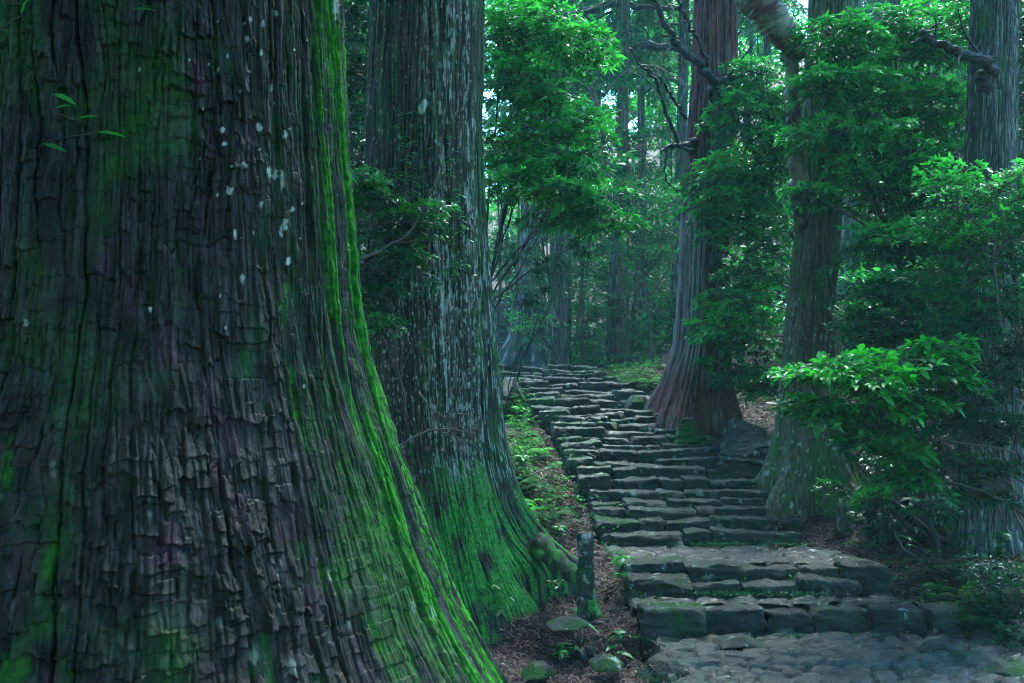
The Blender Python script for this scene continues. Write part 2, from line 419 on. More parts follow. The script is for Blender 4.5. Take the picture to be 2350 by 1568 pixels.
def cobble(x0f, x1f, y0, y1, zf, res, cx, cy, seed, dome=0.04, rnd=0.03):
    ys = np.arange(y0, y1 + 1e-6, res); xa = min(x0f(ys)); xb = max(x1f(ys)); xs = np.arange(xa, xb, res)
    X, Y = np.meshgrid(xs, ys)
    wx = X + fbm(X * 2, Y * 2, seed, 2) * 0.10; wy = Y + fbm(X * 2, Y * 2, seed + 5, 2) * 0.08
    U, Vv = wx / cx, wy / cy; iu, iv = np.floor(U).astype(int), np.floor(Vv).astype(int)
    f1 = np.full(X.shape, 9.0); f2 = np.full(X.shape, 9.0); idu = np.zeros(X.shape, int); idv = np.zeros(X.shape, int); px = np.zeros(X.shape); py = np.zeros(X.shape)
    for a in (-1, 0, 1):
        for b in (-1, 0, 1):
            ci, cj = iu + a, iv + b
            qx = ci + 0.15 + 0.7 * hash1(ci, cj + int(seed)); qy = cj + 0.15 + 0.7 * hash1(cj + 77, ci + int(seed))
            dd = np.hypot(U - qx, (Vv - qy))
            nb = dd < f1; f2 = np.where(nb, f1, np.minimum(f2, dd))
            idu = np.where(nb, ci, idu); idv = np.where(nb, cj, idv); px = np.where(nb, U - qx, px); py = np.where(nb, Vv - qy, py)
            f1 = np.where(nb, dd, f1)
    e = f2 - f1; h1 = hash1(idu, idv); h2 = hash1(idv + 31, idu + 5); h3 = hash1(idu + 11, idv + 91)
    Z = zf(X, Y) + dome * (sstep(0, 0.28, e) ** 0.7 - 1) + rnd * (h1 - 0.5) + 0.10 * (h2 - 0.5) * px + 0.10 * (h3 - 0.4) * py
    Z = Z + fbm(X * 7, Y * 10, seed, 4) * 0.014
    l = x0f(Y) + 0.05 * perlin(Y * 3, seed); r = x1f(Y) + 0.12 * perlin(Y * 2, seed + 3)
    out = np.maximum(l - X, X - r); Z = Z - np.clip(out, 0, 0.5) * 2.5
    keep = out < 0.14
    V = np.stack([X, Y, Z], -1).reshape(-1, 3); n = X.shape[1]
    i = np.arange(X.shape[0] - 1)[:, None] * n; j = np.arange(n - 1)[None]
    Q = np.stack([i + j, i + j + 1, i + n + j + 1, i + n + j], -1).reshape(-1, 4)
    Q = Q[keep.ravel()[Q].all(1)]
    used = np.unique(Q); mp = np.full(len(V), -1); mp[used] = np.arange(len(used))
    ms = np.zeros((len(V), 4)); nz = fbm(V[:, 0] * 1.3, V[:, 1] * 1.3, seed, 3)
    edge = np.minimum(X - l, r - X).ravel()
    ms[:, 0] = np.clip(sstep(0.12, 0.02, e).ravel() * 0.5 * sstep(-0.1, 0.3, nz) + sstep(0.45, 0.0, edge) * sstep(-0.15, 0.3, nz) * 0.7, 0, 1)
    ms[:, 1] = sstep(0.5, 0.7, fbm(V[:, 0] * 5, V[:, 1] * 7, seed + 2, 3)) * 0.35 * sstep(0.8, 0.2, edge)
    ms[:, 2] = h2.ravel(); ms[:, 3] = 1
    return V[used], [mp[Q]], M_COBBLE, {"mask": ms[used]}

def xf(i, side, off=0.0):
    arr = xl_x if side == 0 else xr_x
    return lambda y: np.interp(y, xl_y, arr) + off
part("landing", cobble(xf(0, 0), xf(0, 1), SD[0] + 0.35, SD[1] + 0.12, lambda x, y: SZ[0] - 0.01 + 0 * x, 0.022, 0.34, 0.2, 3), stair)
part("landing", cobble(xf(0, 0, 0.02), xf(0, 1, 0.12), SD[2] + 0.35, SD[3] + 0.12, lambda x, y: SZ[2] - 0.01 + 0 * x, 0.022, 0.34, 0.2, 9), stair)
part("landing", cobble(xf(0, 0, 0.3), xf(0, 1), SD[-1] + 0.35, 30, lambda x, y: ZT - 0.02 + 0.016 * (y - 22) + 0 * x, 0.06, 0.5, 0.4, 14), stair)
va = cobble(lambda y: np.interp(y, xl_y, xl_x) + 0.15, lambda y: np.interp(y, xl_y, xr_x) + 0.25, 5.0, SD[0] + 0.15, lambda x, y: 0.03 + 0.0 * x, 0.014, 0.25, 0.13, 31, 0.05, 0.06)
single("path", va, "wet uneven cobbled path at the foot of the steps", "path", loc=(3, 7, 0), kind="structure")

# kerb stones and loose rocks
def rock(name, label, u, v, d, ru, rv, rd, moss, seed, group=None, cat="rock", rr=0.9, sink=0.25, cut=0.0):
    c = at(u, v, d); hx = ru * d / F; hz = rv * d / F
    P, Q = block((0, 0, 0), (hx * 1.12, rd, hz * 1.1), 0.25 * min(hx, hz, rd), seed, 0.03 * hz / 0.3 + 0.010, max(0.014, hz / 20), 0.3 * sin(seed * 7), 11)
    P[:, 0] *= 1 - 0.38 * P[:, 2] / hz; P[:, 1] *= 1 - 0.3 * P[:, 2] / hz
    P = P + c - np.array([0, 0, 0.03 + 0.2 * hz])
    r_ = np.random.default_rng(int(seed)); mk = stone_mask(P, r_, moss)
    return single(name, (P, [Q], M_STONE, {"mask": mk}), label, cat, group=group)
rock("boulder", "big dark blue-grey boulder behind the olive trunk right of the steps", 1716, 1016, 16.0, 54, 64, 0.42, 0.0, 5, rr=0.7)
rock("rock", "rounded rock with bright green moss at the right end of the steps", 1583, 982, 16.9, 26, 30, 0.22, 0.75, 6)
rock("rock", "small mossy stone in needle litter at the bottom edge, near the giant trunk", 1236, 1528, 9.3, 28, 13, 0.16, 0.5, 7)
rock("rock", "dark pointed stone lying in litter left of the foot of the stone post", 1395, 1508, 9.3, 34, 12, 0.16, 0.35, 18)
rock("rock", "low flat grey stone half buried below the stone post", 1310, 1416, 9.9, 36, 7, 0.16, 0.35, 8)
rock("rock", "dark mossy stone in the litter right of the steps under the olive trunk", 1905, 1223, 14.3, 22, 12, 0.12, 0.3, 29)
rock("rock", "pair of small upright kerb stones at the lower right end of the first step", 2150, 1482, 9.9, 40, 18, 0.12, 0.15, 33)
rock("rock", "pale topped flat kerb stone at the right edge of the cobbles", 2235, 1505, 9.6, 60, 14, 0.18, 0.25, 34)
rock("rock", "long mossy kerb stone at the lower right corner of the cobbles", 2320, 1528, 9.2, 60, 16, 0.2, 0.35, 35)
rock("rock", "rounded stone embedded at the upper left corner of the cobbles", 1690, 1458, 10.2, 46, 9, 0.14, 0.1, 36)
rock("rock", "square mossy kerb block at the left edge of the cobbles", 1522, 1522, 9.3, 34, 24, 0.22, 0.35, 37, rr=0.4)
rock("rock", "grey rock beside the upper steps just right of the split trunk", 1168, 885, 19.6, 26, 22, 0.3, 0.1, 38)
rock("rock", "mossy rock at the base of the red cedar beside the steps", 1470, 918, 19.0, 40, 14, 0.25, 0.45, 39)
# stone post
pc = at(1344, 1225, 10.4); pb = at(1342, 1395, 10.4)
P, Q = block((0, 0, 0), (0.082, 0.075, (pc[2] - pb[2]) / 2 + 0.08), 0.035, 12, 0.014, 0.02, 0.1)
P[:, 0] += 0.0; P[:, 0] *= 1 - 0.08 * P[:, 2]
P = P + (pc + pb) / 2 - np.array([0, 0, 0.06])
mk = stone_mask(P, np.random.default_rng(2), 0.28); mk[:, 1] = 0.55 * sstep(0.15, 0.35, fbm(P[:, 0] * 14, P[:, 1] * 14, P[:, 2] * 12, 3))
single("stone_post", (P, [Q], M_STONE, {"mask": mk}), "short squared stone post spotted with moss standing in the litter", "post")

# ------------------------------------------------------------------ trunks
def prof_world(prof, d):
    rows = []
    for (v, ul, ur) in prof:
        a = at(ul, v, d); b = at(ur, v, d); rows.append((a[2], (a[0] + b[0]) / 2, (b[0] - a[0]) / 2))
    return np.array(sorted(rows))
def smooth1(x, k):
    k = int(k)
    if k < 2: return x
    p = np.pad(x, (k, k), mode='edge'); w = np.hanning(2 * k + 1); w /= w.sum()
    return np.convolve(p, w, mode='valid')
class Trunk:
    mossh = 1.0
    def __init__(s, prof, d, top=16.0, low=-0.9, lean=(0, 0), taper=0.985):
        s.d = d; R = prof_world(prof, d); s.R = R
        zt = R[-1, 0]; rt = R[-1, 2]
        sl = (R[-1, 1] - R[-3, 1]) / (R[-1, 0] - R[-3, 0] + 1e-6) * 0.5
        z2 = np.linspace(zt + 0.5, top, 8)
        up = np.stack([z2, R[-1, 1] + sl * (z2 - zt) * 0.6, rt * np.maximum(0.25, 1 - 0.035 * (z2 - zt))], 1)
        g = (R[0, 2] - R[1, 2]) / (R[1, 0] - R[0, 0] + 1e-6)
        dn = np.array([[R[0, 0] + low, R[0, 1], R[0, 2] + min(g * -low * 0.6, 0.5)]])
        A = np.concatenate([dn, R, up]); s.A = A; s.zlo, s.zhi = A[0, 0], top; s.zvis = zt + 0.3
    def cr(s, z):
        return np.interp(z, s.A[:, 0], s.A[:, 1]), np.interp(z, s.A[:, 0], s.A[:, 2])
    def mesh(s, nth, nz, bark, mask, mat, lobes=5, lobe_amp=0.5, seed=0, fine=1.0):
        nf = int(nth * 0.8); fr = radians(205) / 2
        th = np.concatenate([np.linspace(-fr, fr, nf, endpoint=False), np.linspace(fr, 2 * pi - fr, nth - nf, endpoint=False)]) - pi / 2
        z = np.concatenate([np.linspace(s.zlo, s.zvis, nz, endpoint=False), np.linspace(s.zvis, s.zhi, 40)])
        c, r = s.cr(z); k = max(2, int(nz / 60)); c = smooth1(c, k); r = smooth1(r, k)
        rmid = np.interp((s.A[0, 0] + s.zvis) / 2 + 1, s.A[:, 0], s.A[:, 2])
        TH, Z = np.meshgrid(th, z); Rr = r[:, None] * np.ones_like(TH)
        flare = np.clip(r / rmid - 1, 0, 1.5)[:, None]
        lob = np.sin(TH * lobes + seed + 1.2 * perlin(Z * 0.4, seed)) * 0.5 + perlin(np.cos(TH) * 2.2 + seed, np.sin(TH) * 2.2, Z * 0.25) * 0.9
        Rr = Rr * (1 + lob * (lobe_amp * flare * 0.35 + 0.035))
        dsp = bark(TH, Z, Rr); Rr = Rr + dsp
        X = c[:, None] + Rr * np.cos(TH); Y = s.d + Rr * np.sin(TH)
        V = np.stack([X, Y, Z], -1)
        mk = mask(TH, Z, V, dsp)
        mo = np.clip(mk[..., 0], 0, 1) * (0.35 + 0.65 * sstep(-0.1, 0.3, perlin(V[..., 0] * 26, V[..., 1] * 26, V[..., 2] * 18)))
        mo = mo * (0.010 + 0.012 * perlin(V[..., 0] * 50, V[..., 1] * 50, V[..., 2] * 40)) * (mk[..., 0] > 0.3) * s.mossh
        V = V + np.stack([np.cos(TH) * mo, np.sin(TH) * mo, 0 * mo], -1)
        m, n = TH.shape; i = np.arange(m - 1)[:, None] * n; j = np.arange(n)[None]; j2 = (j + 1) % n
        Q = np.stack([i + j, i + j2, i + n + j2, i + n + j], -1).reshape(-1, 4)
        return V.reshape(-1, 3), [Q], mat, {"mask": mk.reshape(-1, 4)}
    def surf(s, u, v, off=0.02):
        p = at(u, v, s.d)
        for _ in range(3):
            c, r = s.cr(p[2]); dx = np.clip((p[0] - c) / r, -0.95, 0.95); p = at(u, v, s.d - r * math.sqrt(1 - dx * dx) - off)
        return p

def fibre(freq=11, depth=0.016, seed=0, zf=0.55):
    def f(TH, Z, R):
        cx, sx = np.cos(TH), np.sin(TH); r0 = np.median(R)
        wob = perlin(cx * 2, sx * 2, Z * 0.8 + seed) * 0.25
        k = freq * r0
        n1 = perlin((cx + wob * 0.06) * k, (sx + wob * 0.06) * k, Z * zf + seed)
        n2 = perlin(cx * k * 2.7, sx * k * 2.7, Z * zf * 2.6 + seed + 9)
        n3 = perlin(cx * k * 6, sx * k * 6, Z * 6 + seed)
        g = np.exp(-(n1 / 0.11) ** 2); g2 = np.exp(-(n2 / 0.12) ** 2)
        return depth * (0.5 * n1 - 1.0 * g - 0.55 * g2 + 0.25 * n3)
    return f
def base_mask(shape):
    m = np.zeros(shape + (4,)); m[..., 3] = 1; return m
def streaks(TH, Z, seed, k=9, kz=1.2):
    return fbm(np.cos(TH) * k + seed, np.sin(TH) * k, Z * kz, 4)

def plate_bark(TH, Z, R):
    r0 = 0.9
    arc = (TH + pi / 2) * r0
    arc = arc + 0.10 * perlin(TH * 3, Z * 0.9, 2.2) + 0.018 * perlin(TH * 9, Z * 5.0, 7.7)
    def layer(cw, cl, seed, sharp):
        U = arc / cw + seed; iu = np.floor(U); fu = U - iu
        hl = 0.6 + 0.9 * hash1(iu + int(seed * 3), 5)
        Vv = Z / (cl * hl) + hash1(iu, int(seed)) * 17 + 0.22 * perlin(arc / cw * 1.1, Z / cl * 0.8, seed) + 0.12 * perlin(arc / cw * 3.1, Z / cl * 2, seed + 3)
        iv = np.floor(Vv); fv = Vv - iv
        h = hash1(iu * 7 + iv, iv * 3 + iu + seed)
        eu = np.minimum(fu, 1 - fu) * cw; ev = fv * cl
        strength = 0.35 + 0.65 * hash1(np.where(fu < 0.5, iu, iu + 1), int(seed) + 40)
        crack = np.exp(-(eu / sharp) ** 2) * strength
        hc = np.exp(-(ev / (sharp * 0.8)) ** 2) * (0.3 + 0.7 * hash1(iu + 3, iv + 8))
        return h, (1 - fv), crack, hc, fu
    h, sh, cr, hc, fu = layer(0.075, 0.22, 11, 0.006)
    arc0 = arc
    row = np.floor(Z / 0.06 + 0.9 * perlin(arc0 * 9, Z * 4, 5.5))
    arc = arc0 + 0.5 * 0.045 * hash1(row, 9)
    h2, sh2, cr2, hc2, _ = layer(0.045, 0.072, 23, 0.0032)
    arc = arc0 + 0.015 * perlin(arc0 * 25, Z * 12, 9.9)
    h3, sh3, cr3, hc3, _ = layer(0.024, 0.030, 37, 0.0022)
    cxx, sxx = np.cos(TH), np.sin(TH)
    gate = 0.30 + 0.70 * sstep(-0.25, 0.2, fbm(TH * 2.5, Z * 1.5, 4.4, 3) + 0.25 * sstep(2.6, 1.6, Z))
    gate3 = sstep(0.0, 0.3, fbm(TH * 3.5 + 7, Z * 2.2, 1.4, 3) + 0.2 * sstep(2.2, 1.2, Z))
    deep = sstep(-0.1, 0.35, fbm(TH * 5 + 3, Z * 0.5, 8.4, 2))
    d = 0.018 * (h - 0.5) + 0.010 * sh ** 2 * h - (0.010 + 0.024 * deep) * cr - 0.010 * hc
    d = d + gate * (0.016 * (h2 - 0.5) + 0.011 * sh2 ** 2 * h2 - 0.007 * hc2 - 0.009 * cr2)
    nf1 = perlin(cxx * 34, sxx * 34, Z * 1.6 + 3); d = d + 0.006 * nf1 - 0.007 * np.exp(-(nf1 / 0.12) ** 2)
    d = d + 0.45 * gate3 * (0.007 * (h3 - 0.5) + 0.006 * sh3 ** 2 - 0.005 * hc3 - 0.004 * cr3)
    d = d + 0.004 * fbm(cxx * 60, sxx * 60, Z * 22, 3) + 0.012 * fbm(cxx * 6, sxx * 6, Z * 3, 3) + 0.03 * perlin(cxx * 2.2, sxx * 2.2, Z * 0.8)
    side = sstep(radians(35), radians(62), TH + pi / 2) * 0.92            # towards the right flank the plates give way to long fibres
    k = 15
    n1 = perlin(cxx * k, sxx * k, Z * 0.5); n2 = perlin(cxx * k * 2.5, sxx * k * 2.5, Z * 1.3)
    n4 = perlin(cxx * k * 6, sxx * k * 6, Z * 3.0)
    fb = 0.03 * (0.7 * n1 - 0.8 * np.exp(-(n1 / 0.13) ** 2) - 0.4 * np.exp(-(n2 / 0.13) ** 2)) - 0.008 * np.exp(-(n4 / 0.2) ** 2) + 0.007 * fbm(cxx * 24, sxx * 24, Z * 14, 4) + 0.5 * gate * (0.014 * (h2 - 0.5) - 0.008 * hc2)
    return d * (1 - side) + fb * side

prof1_r = [(-60, 776), (0, 780), (370, 795), (700, 825), (820, 845), (950, 880), (1150, 950), (1250, 985), (1380, 1032), (1568, 1130), (1640, 1175)]
CX1, CY1 = -1.55, 4.2
DC1 = math.hypot(CX1, CY1); AC1 = math.atan(CX1 / CY1)
rows = []
for (v, u) in prof1_r:
    a_t = math.atan((u - CU) / F); R_ = DC1 * math.sin(a_t - AC1); dt = math.sqrt(DC1 ** 2 - R_ ** 2) * cos(a_t)
    rows.append((at(u, v, dt)[2], CX1, R_))
t1 = Trunk([(0, 0, 1), (1, 0, 1), (2, 0, 1)], CY1)
rows = np.array(sorted(rows)); zt = rows[-1, 0]
upz = np.linspace(zt + 0.5, 15, 8)
t1.A = np.concatenate([[[rows[0, 0] - 0.9, CX1, rows[0, 2] + 0.35]], rows, np.stack([upz, CX1 + 0 * upz, np.maximum(0.3, rows[-1, 2] - 0.03 * (upz - zt))], 1)])
t1.zlo = t1.A[0, 0]; t1.zhi = 15; t1.zvis = zt + 0.1
def mask1(TH, Z, V, dsp):
    m = base_mask(TH.shape); U, Vv = proj(V)
    vs = np.array([p[0] for p in prof1_r]); us = np.array([p[1] for p in prof1_r]); edge = np.interp(Vv, vs, us)
    e = edge - U
    front = np.sin(TH) < 0.3
    st = streaks(TH, Z, 3.0, 16, 1.1); st2 = fbm(np.cos(TH) * 5, np.sin(TH) * 5, Z * 1.5, 3)
    band = sstep(125, 30, e + 25 * perlin(Z * 3, 1.0))
    mo = sstep(0.0, 0.22, st + 0.30 * band - 0.16 + 0.45 * st2 + 0.15 * perlin(np.cos(TH) * 30, np.sin(TH) * 30, Z * 5)) * band * (TH > -pi / 2)
    weak = sstep(0.12, 0.5, fbm(np.cos(TH) * 7, np.sin(TH) * 7, Z * 3, 4) + 0.1) * 0.55 * sstep(0.0, -0.02, dsp + 0.004)
    weak = weak + 0.30 * sstep(0.0, 0.45, fbm(np.cos(TH) * 2.5, np.sin(TH) * 2.5, Z * 1.3 + 8, 3))
    weak = weak + 0.22 * sstep(300, 60, e) * sstep(-0.25, 0.25, st + 0.5 * st2) * (TH > -pi / 2)
    m[..., 0] = np.clip(np.maximum(mo, weak), 0, 1)
    arc = (TH + pi / 2) * 0.9 + 0.10 * perlin(TH * 3, Z * 0.9, 2.2)
    iu = np.floor(arc / 0.062 + 11); iv = np.floor(Z / 0.13 + hash1(iu, 3) * 9)
    hh = hash1(iu * 5 + 2, iv * 3 + iu)
    m[..., 2] = (sstep(0.75, 1.0, hh) * 0.6) * sstep(-0.25, 0.2, fbm(np.cos(TH) * 3, np.sin(TH) * 3, Z * 1.2 + 3, 2))
    li = np.zeros(TH.shape)
    rg = np.random.default_rng(8)
    spots = [(560, 380, 13, 8), (595, 292, 7, 12), (655, 312, 6, 10), (515, 330, 8, 7), (510, 300, 6, 9), (618, 395, 6, 14), (632, 400, 7, 16), (648, 415, 6, 24), (527, 437, 10, 10), (655, 515, 7, 16), (645, 530, 5, 14), (540, 540, 5, 12),
             (662, 598, 8, 10), (566, 90, 5, 10), (575, 45, 4, 8), (605, 55, 5, 10), (632, 30, 4, 10), (600, 120, 4, 8), (622, 200, 4, 10), (697, 887, 5, 6), (556, 640, 7, 12), (500, 160, 4, 6), (320, 160, 4, 5), (345, 710, 5, 6), (672, 480, 5, 8), (600, 470, 4, 9), (60, 740, 6, 10), (770, 15, 8, 30)]
    spots += [(rg.uniform(430, 700), rg.uniform(0, 760), rg.uniform(1.5, 4), rg.uniform(2, 6)) for _ in range(22)]
    nz = perlin(U * 0.12, Vv * 0.10, 1.0) * 0.7 + perlin(U * 0.4, Vv * 0.3, 2.0) * 0.5
    for (a, b, c, d_) in spots:
        li = np.maximum(li, sstep(1.25, 0.8, np.hypot((U - a) / (c * 0.75), (Vv - b) / (d_ * 0.8)) + nz) * front)
    li = np.maximum(li, 0.35 * sstep(0.42, 0.55, fbm(np.cos(TH) * 9, np.sin(TH) * 9, Z * 5, 4)) * sstep(900, 1250, Vv))
    m[..., 1] = li * 0.9
    return m
giant = thing("cedar_tree", "giant foreground cedar trunk with flaking dark bark and bright moss down its right flank", "tree", (CX1, CY1, float(T(CX1, CY1))))
_tm = t1.mesh
t1.mossh = 0.22
V, P_, mt, at_ = t1.mesh(1300, 1150, plate_bark, mask1, M_BARK1, lobes=4, lobe_amp=0.0, seed=1)
part("trunk", (V, P_, mt, at_), giant)

def mask2(TH, Z, V, dsp):
    m = base_mask(TH.shape); U, Vv = proj(V)
    n = fbm(V[..., 0] * 4, V[..., 1] * 4, Z * 2, 4); st = streaks(TH, Z, 1.0, 10, 0.9)
    low = sstep(1040, 1180, Vv + 60 * n + 30 * st) * sstep(880, 990, U + 40 * n)
    m[..., 0] = np.clip(low * sstep(-0.25, 0.15, n + 0.6 * st + 0.12) + 0.55 * sstep(0.1, 0.4, st) * sstep(-0.1, 0.3, n), 0, 1)
    a1 = sstep(0.17, 0.30, fbm(np.cos(TH) * 26, np.sin(TH) * 26, Z * 6, 4) + 0.5 * (fbm(np.cos(TH) * 3 + 5, np.sin(TH) * 3, Z * 0.5, 2)) - 0.02)
    zone = sstep(930, 1010, U) * sstep(1160, 1060, Vv)
    sp = sstep(0.40, 0.47, fbm(np.cos(TH) * 30, np.sin(TH) * 30, Z * 16, 2) + 0.12 * sstep(500, 700, Vv)) * sstep(1300, 1100, Vv)
    m[..., 1] = np.clip(a1 * zone * 0.62 + sp * 0.7, 0, 1) * (1 - 0.85 * low)
    for (a, b, c, d_) in [(975, 238, 8, 10), (968, 250, 8, 12)]:
        m[..., 1] = np.maximum(m[..., 1], sstep(1.2, 0.8, np.hypot((U - a) / c, (Vv - b) / d_)) * (np.sin(TH) < 0))
    m[..., 2] = sstep(0.25, 0.45, streaks(TH, Z, 7.0, 14, 0.9))
    return m
def mask2b(TH, Z, V, dsp):
    m = base_mask(TH.shape); U, Vv = proj(V); n = fbm(V[..., 0] * 4, V[..., 1] * 4, Z * 2, 4)
    st = streaks(TH, Z, 4.0, 12, 0.8)
    ridge = sstep(0.0, 0.25, st + 0.2 * n)
    m[..., 0] = np.clip(sstep(1080, 1220, Vv + 60 * n) * ridge + 0.4 * ridge, 0, 1)
    m[..., 1] = sstep(0.16, 0.26, fbm(np.cos(TH) * 24, np.sin(TH) * 24, Z * 3, 3) + 0.1 * n) * sstep(1180, 1080, Vv) * sstep(350, 620, Vv) * 0.85
    return m
T2A = Trunk([(0, 850, 1092), (200, 845, 1090), (400, 838, 1090), (700, 845, 1096), (900, 862, 1100), (1050, 885, 1108), (1150, 903, 1126), (1250, 918, 1152), (1330, 925, 1186), (1390, 925, 1226)], 11.2)
T2B = Trunk([(0, 960, 1112), (300, 958, 1110), (500, 958, 1116), (600, 958, 1127), (850, 960, 1147), (1000, 960, 1160), (1080, 962, 1180), (1150, 965, 1204), (1220, 970, 1250), (1290, 975, 1325)], 12.2)
c2, _ = T2A.cr(0.3)
tw = thing("cedar_tree", "thick twin-stemmed cedar speckled with white lichen, its foot cushioned in green moss", "tree", (float(c2), 11.2, float(T(c2, 11.2))))
part("trunk", T2A.mesh(420, 620, fibre(13, 0.034, 2.0), mask2, M_BARK2, lobes=5, lobe_amp=1.1, seed=2), tw)
part("trunk", T2B.mesh(360, 560, fibre(13, 0.036, 5.0), mask2b, M_BARK2, lobes=6, lobe_amp=0.7, seed=4.1), tw, "rear stem with a long root sweeping down to the right")
# the root running to the stone post
rt = curve([at(1240, 1250, 11.7), at(1270, 1282, 11.2), at(1305, 1312, 10.8), at(1335, 1335, 10.5), at(1370, 1385, 10.3) - np.array([0, 0, 0.15])], 26)
V, P_ = tube(rt, np.linspace(0.13, 0.05, 26), 22, 0.5, 3)
part("root", (V, P_, M_BARK2, {"mask": np.stack([sstep(-0.2, 0.3, fbm(V[:, 0] * 5, V[:, 1] * 5, V[:, 2] * 5, 3)), 0 * V[:, 0], 0 * V[:, 0], 1 + 0 * V[:, 0]], 1)}), tw)

def mask3(TH, Z, V, dsp):
    m = base_mask(TH.shape); U, Vv = proj(V)
    m[..., 2] = sstep(0.0, 0.3, streaks(TH, Z, 2.0, 5, 0.5) + 0.15)
    pale = sstep(1624, 1606, U + 8 * perlin(Z * 2, 3.0)) * sstep(420, 520, Vv) * sstep(900, 780, Vv)
    m[..., 1] = np.clip(pale * 0.55 * sstep(-0.4, 0.2, streaks(TH, Z, 5, 14, 0.6)) + 0.3 * sstep(0.3, 0.5, streaks(TH, Z, 8.0, 18, 1.0)), 0, 1)
    m[..., 2] *= 1 - pale
    m[..., 0] = 0.25 * sstep(0.2, 0.5, fbm(V[..., 0] * 4, V[..., 1] * 4, Z * 2, 3))
    return m
T3 = Trunk([(0, 1593, 1690), (200, 1585, 1692), (400, 1575, 1688), (500, 1563, 1680), (700, 1555, 1675), (800, 1546, 1678), (870, 1526, 1684), (920, 1506, 1692), (955, 1492, 1704)], 18.4, top=17)
c3, _ = T3.cr(2)
tr3 = thing("cedar_tree", "tall reddish cedar with a pale stripe and broken dead limbs beside the upper steps", "tree", (float(c3), 18.4, float(T(c3, 18.4))))
part("trunk", T3.mesh(300, 480, fibre(10, 0.055, 7.0, 0.3), mask3, M_BARK3, lobes=5, lobe_amp=0.8, seed=6.0), tr3)

def mask4(TH, Z, V, dsp):
    m = base_mask(TH.shape); U, Vv = proj(V); n = fbm(V[..., 0] * 4, V[..., 1] * 4, Z * 2, 4)
    m[..., 0] = np.clip(0.45 * sstep(0.0, 0.4, n) + 0.8 * sstep(1050, 1140, Vv) * sstep(1880, 1930, U) * sstep(-0.3, 0.2, n), 0, 1)
    m[..., 1] = sstep(0.33, 0.40, fbm(np.cos(TH) * 16, np.sin(TH) * 16, Z * 9, 3) - 0.04) * sstep(520, 700, Vv) * 0.85
    return m
T4 = Trunk([(0, 1858, 1960), (300, 1842, 1945), (500, 1829, 1930), (700, 1808, 1918), (900, 1790, 1930), (1000, 1782, 1950), (1080, 1766, 1980), (1140, 1738, 2015)], 14.9, top=15)
c4, _ = T4.cr(1.5)
tr4 = thing("cedar_tree", "olive-grey trunk dotted with pale lichen, rising right of the dark boulder", "tree", (float(c4), 14.9, float(T(c4, 14.9))))
part("trunk", T4.mesh(260, 460, fibre(12, 0.024, 11.0, 0.9), mask4, M_BARK4, lobes=5, lobe_amp=0.9, seed=1.0), tr4)

def mask5(TH, Z, V, dsp):
    m = base_mask(TH.shape); U, Vv = proj(V); n = fbm(V[..., 0] * 4, V[..., 1] * 4, Z * 2, 4)
    m[..., 1] = np.clip(0.6 * sstep(0.22, 0.34, fbm(np.cos(TH) * 20, np.sin(TH) * 20, Z * 3, 3)) + 0.7 * sstep(0.45, 0.5, fbm(np.cos(TH) * 14, np.sin(TH) * 14, Z * 6, 2)), 0, 1) * 0.8
    m[..., 0] = 0.3 * sstep(0.2, 0.5, n)
    return m
T5 = Trunk([(0, 2232, 2332), (150, 2226, 2330), (400, 2217, 2326), (700, 2210, 2330), (1000, 2200, 2335), (1200, 2190, 2345), (1270, 2176, 2362)], 12.5, top=15)
c5, _ = T5.cr(1.5)
tr5 = thing("cedar_tree", "straight grey cedar at the right edge with one bare drooping limb", "tree", (float(c5), 12.5, float(T(c5, 12.5))))
part("trunk", T5.mesh(260, 460, fibre(15, 0.024, 13.0, 1.0), mask5, M_BARK5, lobes=6, lobe_amp=0.7, seed=3.0), tr5)

def px_limb(parent, pts, r0, r1, n=26, wob=0.3, seed=0, name="limb", mat=None, jit=0.02, ns=9):
    """pts: (u, v, d) ; radii in displayed pixels at each end"""
    P = curve([at(*p) for p in pts], n, jit, np.random.default_rng(seed)); d0, d1 = pts[0][2], pts[-1][2]
    n2 = n * 3; tt = np.linspace(0, 1, n); t2 = np.linspace(0, 1, n2); P = np.stack([np.interp(t2, tt, P[:, j]) for j in range(3)], 1); rr = np.linspace(r0 * d0 / F, r1 * d1 / F, n2)
    rr = rr * (1 + 0.35 * sstep(0.12, 0.0, t2)); V, Pl = tube(P, rr, ns + 4, wob, seed)
    if name == 'limb': V[:-2] += (np.minimum(0.16 * np.repeat(rr, ns + 4), 0.007) * fbm(V[:-2, 0] * 14, V[:-2, 1] * 14, V[:-2, 2] * 14 + seed, 3))[:, None] * (V[:-2] - np.repeat(P, ns + 4, 0)) / np.repeat(rr, ns + 4)[:, None] * 2
    if name == "limb":
        rg_ = np.random.default_rng(seed + 50); mb = MB(); mb.add(V, Pl)
        for q in range(6):
            i0 = rg_.integers(int(n2 * .3), n2 - 1); tn_ = P[min(i0 + 3, n2 - 1)] - P[max(i0 - 3, 0)]; tn_ /= np.linalg.norm(tn_) + 1e-9
            dr = tn_ * .6 + rg_.normal(size=3) * [.7, .3, .7]; dr /= np.linalg.norm(dr); L_ = rr[i0] * rg_.uniform(4, 12)
            tw_ = curve([P[i0], P[i0] + dr * L_ * .5 + rg_.normal(size=3) * L_ * .08, P[i0] + dr * L_ + rg_.normal(size=3) * L_ * .15], 8); v_, p_ = tube(tw_, np.linspace(rr[i0] * .35, rr[i0] * .06, 8), 5, .2, q); mb.add(v_, p_)
        return part(name, mb.args(mat or M_DEAD), parent), P
    return part(name, (V, Pl, mat or M_DEAD), parent), P
